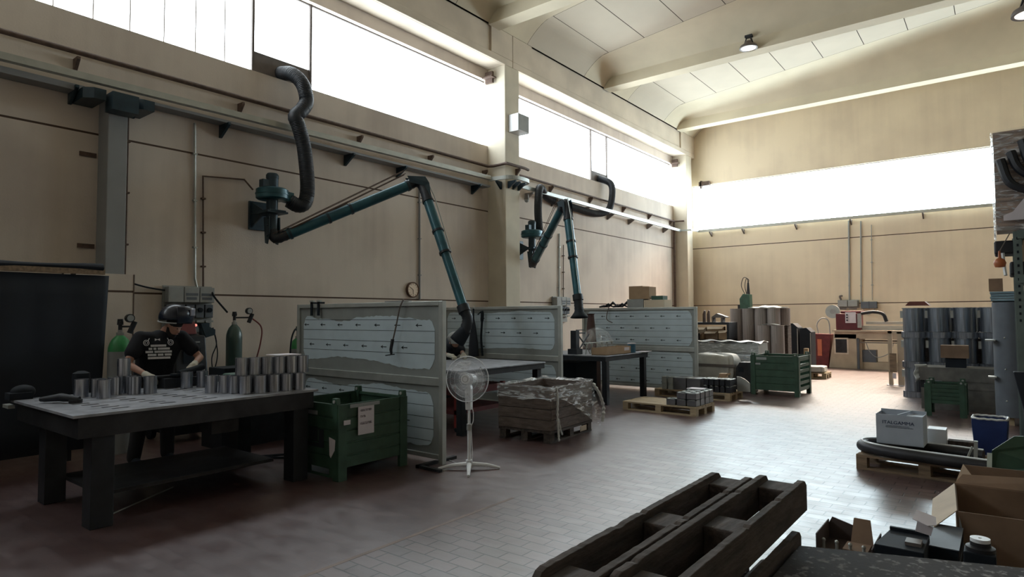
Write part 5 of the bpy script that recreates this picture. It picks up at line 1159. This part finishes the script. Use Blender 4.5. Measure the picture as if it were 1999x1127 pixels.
# dark cloth-like machine at right edge
t = thing('dark_machine', 'dark machine body at right edge behind blue bin', 'machine', (.36, 9.2, 0)); b = MB(); b.prism([(-.22, 0, 0), (-.22, 0, .5), (-.30, 0, .93), (.8, 0, .95), (.8, 0, 0)], (0, .14, 0)); obj('machine_body', b, BLKCLOTH, t, bevel=.01); b = MB(); b.prism([(-.16, -.004, .80), (-.08, -.004, .86), (-.08, -.004, .80)], (0, .003, 0)); obj('white_mark', b, PAPER, t)
# ================================================================ RIGHT PALLET
pallet('wooden pallet with white printed box and long tube frame, right foreground', (-.62, 7.72, 0), 1.2, .82, -.09, WOOD, 5, .15)
t = thing('tube_frame', 'long dark U-shaped tube frame with bright edge lying under printed box', 'tube', (0, 0, .152))
b = MB(); P = bez([(-.12, 7.18, .06), (-.6, 7.26, .06), (-1.0, 7.36, .06), (-1.2, 7.5, .06), (-1.22, 7.66, .06), (-1.12, 7.78, .06), (-.95, 7.82, .06), (-.5, 7.76, .06), (-.2, 7.70, .06)], 6); b.tube(P, .055, 16); obj('tube_loop', b, IRONM, t)
b = MB(); b.tube([p + Vector((0, 0, .053)) for p in P], .012, 6); obj('bright_edge', b, WHT, t)
b = MB(); b.box(-.7, -.3, 7.3, 7.62, .0, .015); obj('inner_plate', b, GALV, t)
t = thing('printed_box', 'white box printed ITALGAMMA on the right pallet', 'box', (-.87, 7.62, .27), -.03)
b = MB(); w_, d_, h_ = .205, .15, .30
b.box(-w_, w_, -d_, -d_ + .006, 0, h_); b.box(-w_, w_, d_ - .006, d_, 0, h_ + .02); b.box(-w_, -w_ + .006, -d_ + .006, d_ - .006, 0, h_); b.box(w_ - .006, w_, -d_ + .006, d_ - .006, 0, h_); b.box(-w_, w_, -d_, d_, 0, .005); obj('carton', b, WBOX, t)
b = MB(); b.prism([(-.02, -d_, h_), (.0, -d_, h_ + .004), (.08, d_, h_ + .015), (.06, d_, h_ + .01)], (0, 0, .004)); b.box(.05, w_ - .01, -d_ + .01, d_ - .01, h_ - .02, h_ - .014); obj('inner_flap', b, WBOX, t)
NAVY = mat('navy_print', (.03, .05, .10), .7)
Mf = frame_mat((-.15, -d_ - .0005, .205), (1, 0, 0), (0, 0, 1))
text('printed_logo', 'ITALGAMMA', .047, NAVY, t, Mf, off=0, xs=1.06)
text('printed_logo', 'ITALGAMMA', .047, NAVY, t, frame_mat((-.1486, -d_ - .0009, .206), (1, 0, 0), (0, 0, 1)), off=0, xs=1.06)
scribble('small_print', [[.06, .08, .06], [.1, .08, .05]], .007, NAVY, t, frame_mat((-.12, -d_ - .0003, .185), (1, 0, 0), (0, 0, 1)), 1.0)
b = MB(); b.box(-1.02, -.70, 7.48, 7.78, .262, .269); tag(obj('box_board', b, WOODD), 'thin board between printed box and tube frame', 'board')
t = thing('small_white_box', 'small white box right beside the printed box', 'box', (-.60, 7.98, .20)); b = MB(); b.box(-.07, .09, -.1, .1, 0, .2); obj('carton', b, WHITE, t); b = MB(); b.box(-.03, .06, -.106, -.1, .02, .05); obj('label', b, PAPER, t)
t = thing('steel_offcut', 'dark rusty profile behind the small white box on right pallet', 'profile', (-.42, 7.98, .22)); b = MB(); b.box(-.08, .16, -.06, .06, -.07, .07); b.box(-.12, .20, -.1, .1, -.07, -.04); obj('profile_body', b, WOODD, t)
t = thing('steel_bracket', 'slanted steel bracket at right end of pallet before blue bin', 'bracket', (-.28, 7.5, .16)); b = MB(); b.bar((-.06, 0, .0), (.0, .02, .16), .015); b.bar((.02, 0, 0), (.03, .0, .22), .03); b.box(-.1, .08, -.1, .1, -.01, .005); b.tube([(-.12, -.1, .04), (.0, -.1, .03)], .014, 8); obj('bracket_body', b, GALV, t)
b = MB(); b.tube([(-1.06, 8.0, .20), (-.94, 7.98, .2)], .02, 8); b.box(-1.1, -.9, 7.95, 8.02, .152, .182); tag(obj('dark_profile', b, IRON), 'short dark profile behind left end of tube frame', 'profile')
# blue bin
t = thing('blue_waste_bin', 'dark blue plastic bin with pale bag rim at right', 'bin', (-.155, 8.62, 0), -.05)
b = MB(); b.prism([(-.12, -.12, 0), (.12, -.12, 0), (.12, .12, 0), (-.12, .12, 0)], (0, 0, .005))
vs = []
for z, w2 in ((0.0, .125), (.38, .15), (.46, .152)):
    vs.append([b.b.verts.new((sx * w2, sy * w2, z)) for sx, sy in ((-1, -1), (1, -1), (1, 1), (-1, 1))])
for a, c_ in zip(vs, vs[1:]):
    for k in range(4): b.b.faces.new((a[k], a[(k + 1) % 4], c_[(k + 1) % 4], c_[k]))
obj('bin_body', b, BLUE, t, bevel=.02, solid=.006)
b = MB(); pts = []
for k in range(49):
    a = 2 * math.pi * k / 48; c0, s0 = math.cos(a), math.sin(a); q = .152 / max(abs(c0), abs(s0)) if max(abs(c0), abs(s0)) > .82 else .152 / .82
    pts.append((c0 * q, s0 * q, .465 + .003 * math.sin(k * 1.9)))
b.tube(pts, .012, 8, False); obj('bag_rim', b, WHT, t)
# green sheet bin tilted + paper tag
t = thing('green_tray', 'dark green metal chute with paper tag at right edge', 'chute', (0, 5.8, 0)); b = MB(); b.prism([(-.14, 0, .40), (-.10, 0, .60), (.03, .1, .70), (.5, .3, .72), (.6, 0, .4)], (0, .02, 0)); b.prism([(-.15, 0, .40), (.5, -.3, .42), (.6, .1, .42), (-.05, .3, .41)], (0, 0, .02)); b.prism([(-.02, .0, .45), (.5, -.25, .62), (.5, -.23, .62), (0, .02, .45)], (0, 0, .02)); obj('chute_sheet', b, GREEN, t)
b = MB(); b.box(-.10, .5, .02, .3, 0, .40); obj('chute_base', b, IRON, t); b = MB(); b.prism([(-.135, -.005, .47), (-.105, -.005, .47), (-.10, -.005, .58), (-.13, -.005, .58)], (0, -.002, 0)); obj('paper_tag', b, mat('pale_green_paper', (.55, .62, .55), .9), t)
# ================================================================ FOREGROUND
def standing_pallet(label, x0, x1, y0, y1, z0=.15, z1=.95):
    t = thing('old_pallet', label, 'pallet', ((x0 + x1) / 2, (y0 + y1) / 2, z0)); X = (x1 - x0) / 2; Y = (y1 - y0) / 2; H = z1 - z0
    rnd = random.Random(int(y1 * 100))
    for s_ in (-1, 1):
        for k in range(5):
            bh = .122; gap = (H - bh * 5) / 4; Yk = Y - (.10 if (k and s_ > 0) else 0)
            za = H - bh - k * (bh + gap); xa, xb = (s_ * X, s_ * (X - .024))
            b = MB(); n = 60
            prof = []
            for i in range(n + 1):
                y = -Y + (Y + Yk) * i / n; dz = rnd.uniform(-.001, .001) - (.005 if rnd.random() < .03 and 2 < i < n - 2 and k == 0 else 0)
                e = min(i, n - i); dz -= .025 if e == 0 else (.006 if e == 1 else 0); prof.append((y, za + bh + dz))
            b.prism([(min(xa, xb), y, z) for y, z in prof] + [(min(xa, xb), Yk, za), (min(xa, xb), -Y, za)], (.024, 0, 0))
            obj('deck_board', b, WOODD, t, bevel=.002)
    for y in (-Y + .075, 0, Y - .075):
        for zc in (H - .07, H / 2, .07):
            b = MB(); b.box(-X + .0245, X - .0245, y - .07, y + .07, zc - .05, zc + .05 - (.004 if zc > H / 2 else 0)); obj('block', b, WOODD, t, bevel=.006)
    return t
standing_pallet('old dark pallet standing on edge in foreground, left of the two', -.975, -.815, 1.31, 2.62)
standing_pallet('old dark pallet standing on edge in foreground, right one against table', -.805, -.635, 1.40, 2.69)
pallet('dark flat pallet under the two pallets standing on edge', (-.80, 2.0, 0), .8, 1.3, 0, WOODD, 5, .149)
t = thing('worn_work_table', 'worn table with flaking dark top at bottom right corner', 'table', (0, 0, 0))
P = [(-.622, 2.50), (.03, 2.735), (1.1, 3.11), (1.1, 1.0), (-.622, 1.0)]
b = MB(); b.prism([(x, y, .71) for x, y in P], (0, 0, .04)); obj('table_top', b, RUSTT, t, bevel=.006)
for x, y in ((-.55, 2.40), (-.55, 1.1), (1.0, 2.9), (1.0, 1.1)): b = MB(); b.box(x - .04, x + .04, y - .04, y + .04, 0, .71); obj('leg', b, IRON, t)
t = thing('open_parts_box', 'dark open box holding brown card and small metal stands, beyond worn table', 'box', (-.605, 3.32, 0))
b = MB(); b.box(-.115, .115, -.13, .13, 0, .50); b.box(-.115, -.11, -.13, .13, .5, .585); b.prism([(-.115, .125, .5), (.0, .125, .5), (.0, .125, .575), (-.095, .125, .60), (-.115, .125, .56)], (0, .006, 0)); b.box(.11, .115, -.13, .13, .5, .56); obj('box_body', b, mat('dark_brown_box', (.07, .05, .045), .8), t)
b = MB(); b.prism([(.0, .02, .5), (.10, .02, .5), (.075, .10, .62), (.005, .10, .62)], (0, .006, 0)); b.box(-.01, .09, -.1, .02, .5, .53); obj('brown_card', b, CARDD, t)
for k in range(4): b = MB(); b.cyl((-.09 + .055 * k, -.09, .5), (-.09 + .055 * k, -.09, .545), .007, n=8); b.sph((-.09 + .055 * k, -.09, .55), .009, n=8); obj('metal_stud', b, GALV, t)
t = thing('black_tray', 'plain black slab between open parts box and black tray pile', 'slab', (-.385, 3.35, 0)); b = MB(); b.prism([(-.10, -.15, 0), (.085, -.15, 0), (.085, .12, 0), (-.07, .12, 0)], (0, 0, .585)); obj('slab_body', b, BLACKP, t, bevel=.004); b = MB(); b.box(-.07, .083, .10, .118, .586, .60); obj('slab_lip', b, BLACKP, t)
for k in range(8):
    b = MB(); z = .07 * k + .005; b.box(-.325 + .003 * (k % 2), -.19, 3.42, 3.78, z, z + .058)
    o = obj('stacked_tray', b, BLACKP, bevel=.004); tag(o, '%s from top in pile of black trays left of large cardboard box' % ORD[7 - k], 'tray', 'pile of black trays')
    b = MB(); b.box(-.328, -.188, 3.415, 3.785, z + .058, z + .063); obj('tray_edge', b, GREYD, o)
t = thing('metal_profile', 'small grey channel piece at left foot of black tray pile', 'channel', (-.345, 3.3, 0)); b = MB(); b.box(-.02, .03, -.03, .03, 0, .54); b.box(-.03, .03, -.035, .035, .54, .6); b.box(-.02, .02, -.036, -.03, .5, .56); obj('channel_body', b, PLATE, t)
b = MB(); b.prism([(-.36, 3.42, .66), (-.30, 3.40, .645), (-.27, 3.45, .640), (-.28, 3.55, .648), (-.355, 3.55, .67)], (.0, 0, .003)); b.prism([(-.35, 3.415, .61), (-.29, 3.415, .60), (-.28, 3.413, .64), (-.34, 3.413, .66)], (0, .002, 0)); tag(obj('torn_paper', b, PAPER), 'torn white paper stuck on left side of black tray pile', 'paper')
t = thing('large_cardboard_box', 'large open cardboard box with raised flaps at right edge foreground', 'box', (0, 0, 0))
b = MB(); A = (-.215, 3.84); B_ = (.55, 3.90); Cc = (.50, 4.50); D = (-.255, 4.44)
def wall_(b, p, q, z0, z1, th=.006):
    d = (Vector((q[0] - p[0], q[1] - p[1], 0))).normalized(); n = Vector((-d.y, d.x, 0)) * th
    b.prism([(p[0], p[1], z0), (q[0], q[1], z0), (q[0] + n.x, q[1] + n.y, z0), (p[0] + n.x, p[1] + n.y, z0)], (0, 0, z1 - z0))
wall_(b, A, B_, 0, .62); wall_(b, B_, Cc, 0, .62); wall_(b, Cc, D, 0, .62); wall_(b, D, A, 0, .62); b.prism([(p[0], p[1], .01) for p in (A, B_, Cc, D)], (0, 0, .01)); obj('carton', b, CARDD, t)
b = MB(); b.prism([(A[0], A[1], .62), (D[0], D[1], .62), (-.345, 4.22, .565), (-.315, 3.70, .545)], (0, 0, .005)); obj('side_flap', b, CARDL, t)
b = MB(); b.prism([(D[0], D[1], .62), (Cc[0], Cc[1], .62), (.52, 4.60, .70), (-.22, 4.52, .66)], (0, 0, .005)); obj('rear_flap', b, CARDD, t)
b = MB(); b.prism([(-.212, 3.832, .1), (-.20, 3.832, .1), (-.196, 3.832, .55), (-.206, 3.832, .6)], (0, -.003, 0)); obj('tape_strip', b, TAPEM, t)
t = thing('label_reel', 'white disc on small black square block in front of large cardboard box', 'reel', (-.105, 3.2, 0)); b = MB(); b.box(-.055, .05, -.05, .05, 0, .64); obj('block_body', b, BLACKP, t, bevel=.004); b = MB(); b.lathe([(0, .64), (.05, .64), (.05, .655), (.035, .66), (.035, .675), (0, .675)], n=28); obj('dark_disc', b, IRONM, t); b = MB(); b.lathe([(.007, .676), (.034, .676), (.034, .690), (.007, .690), (.007, .676)], n=28); obj('white_disc', b, WHITE, t)
t = thing('rear_cardboard_box', 'dark open cardboard box behind the large one at right edge', 'box', (0, 0, 0)); b = MB(); A = (-.27, 4.75); B_ = (.6, 4.80); Cc = (.58, 5.3); D = (-.25, 5.25); wall_(b, A, B_, 0, .50); wall_(b, B_, Cc, 0, .56); wall_(b, Cc, D, 0, .58); wall_(b, D, A, 0, .55); b.prism([(p[0], p[1], .2) for p in (A, B_, Cc, D)], (0, 0, .01)); obj('carton', b, CARDD, t)
b = MB(); b.prism([(A[0], A[1], .55), (D[0], D[1], .58), (-.15, 4.9, .52)], (0, 0, .004)); b.prism([(A[0], A[1], .50), (A[0] + .09, A[1], .50), (-.19, 4.72, .42), (-.27, 4.72, .40)], (0, -.003, 0)); obj('corner_flap', b, CARD, t)
# ================================================================ PEOPLE
def caps(b, pts, rs, n=14):
    pts = [Vector(p) for p in pts]
    for p, r in zip(pts, rs): b.sph(p, r, n=n)
    for (p, r), (q, s_) in zip(zip(pts, rs), list(zip(pts, rs))[1:]): b.tube([p, q], [r, s_], n)
def ell(b, c, sx, sy, sz, M=None): b.sph(c, 1, (sx, sy, sz), 20, M)
def fuse(name, b, m, parent=None, vox=.012, sm=3):
    o = obj(name, b, m, parent); d = o.modifiers.new('r', 'REMESH'); d.mode = 'VOXEL'; d.voxel_size = vox; d.use_smooth_shade = True
    s_ = o.modifiers.new('s', 'SMOOTH'); s_.iterations = sm; s_.factor = .5; return o
def lerp(a, b, k): return tuple(a[i] + (b[i] - a[i]) * k for i in range(3))
def person(label, J, shirt_mat, head_dir, hand_mat, face=True):
    """J: dict of joints in world space"""
    t = thing('person', label, 'person', (J['pelvis'][0], J['pelvis'][1], 0)); ox, oy = J['pelvis'][:2]
    J = {k: (v[0] - ox, v[1] - oy, v[2]) for k, v in J.items()}
    b = MB()
    caps(b, [J['pelvis'], J['waist'], J['chest']], [.13, .12, .14]); caps(b, [J['shR'], J['chest'], J['shL']], [.06, .11, .06]); caps(b, [J['chest'], J['neck'], lerp(J['neck'], J['head'], .6)], [.09, .062, .06])
    H = Vector(J['head']); hd = Vector(head_dir).normalized(); side = hd.cross(Vector((0, 0, 1))).normalized(); up = side.cross(hd)
    ell(b, H, .078, .078, .11, None); fc = H + hd * .035
    ell(b, H + hd * .03 - up * .045, .062, .062, .07)
    b.sph(H + hd * .098 - up * .02, .016, (1, 1, 1.5), 8); b.sph(H + side * .078 - up * .01, .02, (.5, 1, 1.4), 8); b.sph(H - side * .078 - up * .01, .02, (.5, 1, 1.4), 8)
    b.sph(H + hd * .085 - up * .062, .018, (1, 1.3, .6), 8)
    for s_ in 'RL':
        caps(b, [J['sh' + s_], J['el' + s_], J['wr' + s_]], [.05, .042, .028]); caps(b, [J['hip' + s_], J['kn' + s_], J['an' + s_]], [.08, .055, .04])
        w_ = Vector(J['wr' + s_]); e_ = Vector(J['el' + s_]); d = (w_ - e_).normalized(); q = d.cross(Vector((0, 0, 1))).normalized(); palm = w_ + d * .05
        caps(b, [w_, palm], [.028, .034], 10)
    body = fuse('body', b, SKIN, t)
    # eyes and mouth
    b = MB()
    for s_ in (-1, 1): b.sph(H + hd * .084 + side * .03 * s_ + up * .008, .009, (1, 1, .5), n=8)
    obj('eyes', b, BEARD, t)
    b = MB(); b.tube([H + hd * .098 - up * .058 - side * .02, H + hd * .102 - up * .06, H + hd * .098 - up * .058 + side * .02], .004, 6); obj('mouth', b, mat('lips', (.25, .10, .08), .6), t)
    b = MB(); ell(b, H - hd * .012 + up * .03, .084, .084, .095); obj('hair', b, BEARD, t)
    b = MB(); caps(b, [H + hd * .03 - up * .075 - side * .05, H + hd * .07 - up * .10, H + hd * .03 - up * .075 + side * .05], [.025, .035, .025]); caps(b, [H + hd * .01 - up * .03 - side * .07, H + hd * .03 - up * .08 - side * .05], [.015, .025]); caps(b, [H + hd * .01 - up * .03 + side * .07, H + hd * .03 - up * .08 + side * .05], [.015, .025]); fuse('beard', b, BEARD, t, .008)
    # shirt
    b = MB(); ch = Vector(J['chest']); wa = Vector(J['waist']); pe = Vector(J['pelvis'])
    caps(b, [pe + Vector((0, 0, .02)), wa, ch, ch + Vector((.0, 0, .03))], [.155, .15, .165, .15]); 
    for s_ in (-1, 1):
        sd = Vector(J['shL']) - Vector(J['shR']); sd.normalize(); off = sd * (.07 * s_); caps(b, [pe + off, wa + off, ch + off], [.14, .13, .15])
    caps(b, [J['shR'], ch + Vector((0, 0, .06)), J['shL']], [.078, .12, .078]); caps(b, [ch + Vector((0, 0, .08)), Vector(J['neck']) - Vector((0, 0, .03))], [.12, .075])
    for s_ in 'RL': caps(b, [J['sh' + s_], lerp(J['sh' + s_], J['el' + s_], .58)], [.082, .08])
    sh = fuse('t_shirt', b, shirt_mat, t, .012, 4)
    b = MB(); caps(b, [pe + Vector((0, .0, .02)), pe - Vector((0, 0, .06))], [.15, .15])
    for s_ in 'RL': caps(b, [J['hip' + s_], J['kn' + s_], J['an' + s_]], [.11, .082, .07])
    fuse('trousers', b, TROUS, t, .014)
    for s_ in 'RL':
        a = Vector(J['an' + s_]); b = MB(); caps(b, [a + Vector((-.05, 0, -.02)), a + Vector((.05, 0, -.035)), a + Vector((.17, 0, -.045))], [.048, .045, .035]); fuse('shoe', b, BLACKP, t, .01)
        w_ = Vector(J['wr' + s_]); e_ = Vector(J['el' + s_]); d = (w_ - e_).normalized(); q = d.cross(Vector((0, 0, 1))).normalized(); u = q.cross(d)
        b = MB(); caps(b, [w_ - d * .04, w_ + d * .02, w_ + d * .06], [.036, .036, .042])
        for k in range(4):
            o_ = q * (-.036 + .024 * k); ln = (.032, .038, .035, .027)[k]; p0 = w_ + d * .08 + o_
            caps(b, [p0, p0 + d * ln, p0 + d * (ln * 1.4) - u * ln * .8, p0 + d * (ln * .9) - u * ln * 1.5], [.0125, .012, .011, .010], 8)
        sg = 1 if s_ == 'R' else -1
        caps(b, [w_ + d * .02 + q * .03 * -sg, w_ + d * .05 + q * .055 * -sg - u * .02, w_ + d * .08 + q * .04 * -sg - u * .045], [.016, .014, .012], 8)
        fuse('glove', b, hand_mat, t, .006, 2)
    return t, H, hd, side, up, sh, ch
J1 = dict(pelvis=(-7.50, 3.06, .93), waist=(-7.47, 3.06, 1.08), chest=(-7.38, 3.06, 1.27), shL=(-7.32, 3.27, 1.38), shR=(-7.38, 2.87, 1.38), neck=(-7.30, 3.10, 1.45), head=(-7.20, 3.14, 1.53),
    elL=(-7.19, 3.42, 1.15), wrL=(-6.98, 3.26, 1.09), elR=(-7.27, 2.70, 1.12), wrR=(-7.0, 2.80, 1.0), hipL=(-7.50, 3.16, .90), hipR=(-7.50, 2.96, .90), knL=(-7.46, 3.20, .50), knR=(-7.46, 2.92, .50), anL=(-7.50, 3.22, .08), anR=(-7.52, 2.88, .08))
t, H, hd, sd, up, sh, ch = person('person in black printed T-shirt and raised dark welding helmet working at bench', J1, SHIRT, (.62, .30, -.62), GLOVE)
# helmet: shell on the head, visor flipped up
b = MB(); Mh = Matrix((sd, hd, up)).transposed().to_4x4(); up2 = (Vector((0, 0, 1)) + hd * .0).normalized()
Hc = H + Vector((.01, .0, .075))
def shellf(u, v):
    a = -math.pi + 2 * math.pi * u; ph = v * 1.75
    return tuple(Hc + Vector((.155 * math.sin(ph) * math.cos(a), .158 * math.sin(ph) * math.sin(a), .150 * math.cos(ph))))
b.grid(shellf, 36, 14); o = obj('helmet_shell', b, HELM, t, solid=.004)
def faceplate(u, v):
    a = .85 - 1.15 + 2.3 * u; z = -.09 + .19 * v; r = .170 + .025 * math.sin(math.pi * v)
    return tuple(Hc + Vector((r * math.cos(a), r * math.sin(a), z + .02)))
b = MB(); b.grid(faceplate, 24, 10); fo = obj('welding_mask', b, HELM, t, solid=.005)
b = MB(); b.grid(lambda u, v: tuple(Hc + Vector((.203 * math.cos(.42 + .55 * u), .203 * math.sin(.42 + .55 * u), .015 + .085 * v))), 6, 6); obj('visor_window', b, VISOR, fo, solid=.004)
b = MB(); b.tube([Hc + Vector((.160 * math.cos(a), .160 * math.sin(a), -.045 - .02 * math.cos(a))) for a in [k * .2617 for k in range(25)]], .008, 6); obj('helmet_band', b, GREYM, t)
# print on the shirt front: built in a plane in front of the chest
fx = Vector((.93, -.36, 0)).normalized(); fy = Vector((.36, .93, 0)).normalized(); fz = Vector((-.25, .05, 1)).normalized()
o0 = ch + fx * .185 + Vector((0, 0, .0))
Mp = frame_mat(o0 + fy * -.11 + fz * .02, fy, fz)
PR = mat('shirt_print', (.60, .60, .62), .9)
b = MB(); rnd = random.Random(11)
for li, (x0, wd) in enumerate(((.03, [.15]), (.01, [.03, .02, .11]), (-.02, [.07, .16]), (-.0, [.08, .05, .07]), (.0, [.21]))):
    x = x0; z = -.0335 * li
    for w_ in wd:
        xe = x + w_
        while x < xe - .004:
            c_ = rnd.uniform(.009, .014); b.box(x, x + c_ * .88, z, z + .023, 0, .002, Mp); x += c_
        x += .011
b.prism([Mp @ Vector(p) for p in ((.07, .065, 0), (.095, .078, 0), (.12, .065, 0), (.12, .092, 0), (.095, .082, 0), (.07, .092, 0))], fx * .002)
obj('shirt_print', b, PR, t)
for s_ in (-1, 1):
    b = MB(); c0 = Vector((.105 + s_ * .115, .045, 0.0))
    b.tube([Mp @ (c0 + Vector((.026 * math.cos(k * .5236), .03 * math.sin(k * .5236), 0))) for k in range(13)], .0035, 5); b.tube([Mp @ (c0 + Vector((.013 * math.cos(k * .785), .015 * math.sin(k * .785), 0))) for k in range(9)], .003, 5); b.bar(Mp @ (c0 + Vector((.018 * -s_, .025, 0))), Mp @ (c0 + Vector((.03 * -s_, .05, 0))), .006); obj('shirt_print', b, PR, t)
# work piece on bench under the hands
t = thing('dark_work_piece', 'dark long steel piece the person is working on, at rear bench edge', 'work piece', (-6.84, 3.02, BZ)); b = MB(); b.box(-.09, .09, -.16, .22, .0, .10); b.box(-.08, .02, -.3, .30, .10, .125); obj('plate_body', b, IRON, t, bevel=.004)
b = MB(); b.tube([(-.02, .28, .19), (.0, .12, .15), (.04, .0, .14)], [.035, .04, .03], 10); b.cyl((.04, -.02, .12), (.04, -.02, .14), .06); o = obj('grinder', b, BLACKP, t)
# second person behind the nozzle
J2 = dict(pelvis=(-7.72, 8.0, .85), waist=(-7.66, 7.96, .98), chest=(-7.45, 7.85, 1.08), shL=(-7.36, 8.02, 1.12), shR=(-7.48, 7.62, 1.10), neck=(-7.30, 7.78, 1.18), head=(-7.20, 7.74, 1.24),
    elL=(-7.28, 8.0, 1.03), wrL=(-7.08, 7.82, 1.0), elR=(-7.36, 7.55, 1.04), wrR=(-7.14, 7.55, 1.0), hipL=(-7.75, 8.1, .82), hipR=(-7.78, 7.88, .82), knL=(-7.6, 8.12, .46), knR=(-7.6, 7.86, .46), anL=(-7.72, 8.12, .08), anR=(-7.74, 7.84, .08))
J2 = {k: (v[0] - .12, v[1] + .02, v[2] - .05 * (v[2] > .9)) for k, v in J2.items()}
t, H, hd, sd, up, sh, ch = person('person in dark clothes and pale visor bending over table, mostly hidden by extractor hood', J2, BLKCLOTH, (.75, -.3, -.5), GLOVE)
b = MB(); b.grid(lambda u, v: tuple(H + Vector((.16 * math.cos(-1.3 + 2.6 * u), .15 * math.sin(-1.3 + 2.6 * u), -.05 + .13 * v))), 20, 8); obj('pale_visor', b, GREYM, t, solid=.004)
b = MB(); b.sph(H + Vector((0, 0, .05)), .13, (1, 1, .8)); obj('helmet_shell', b, GREYM, t)
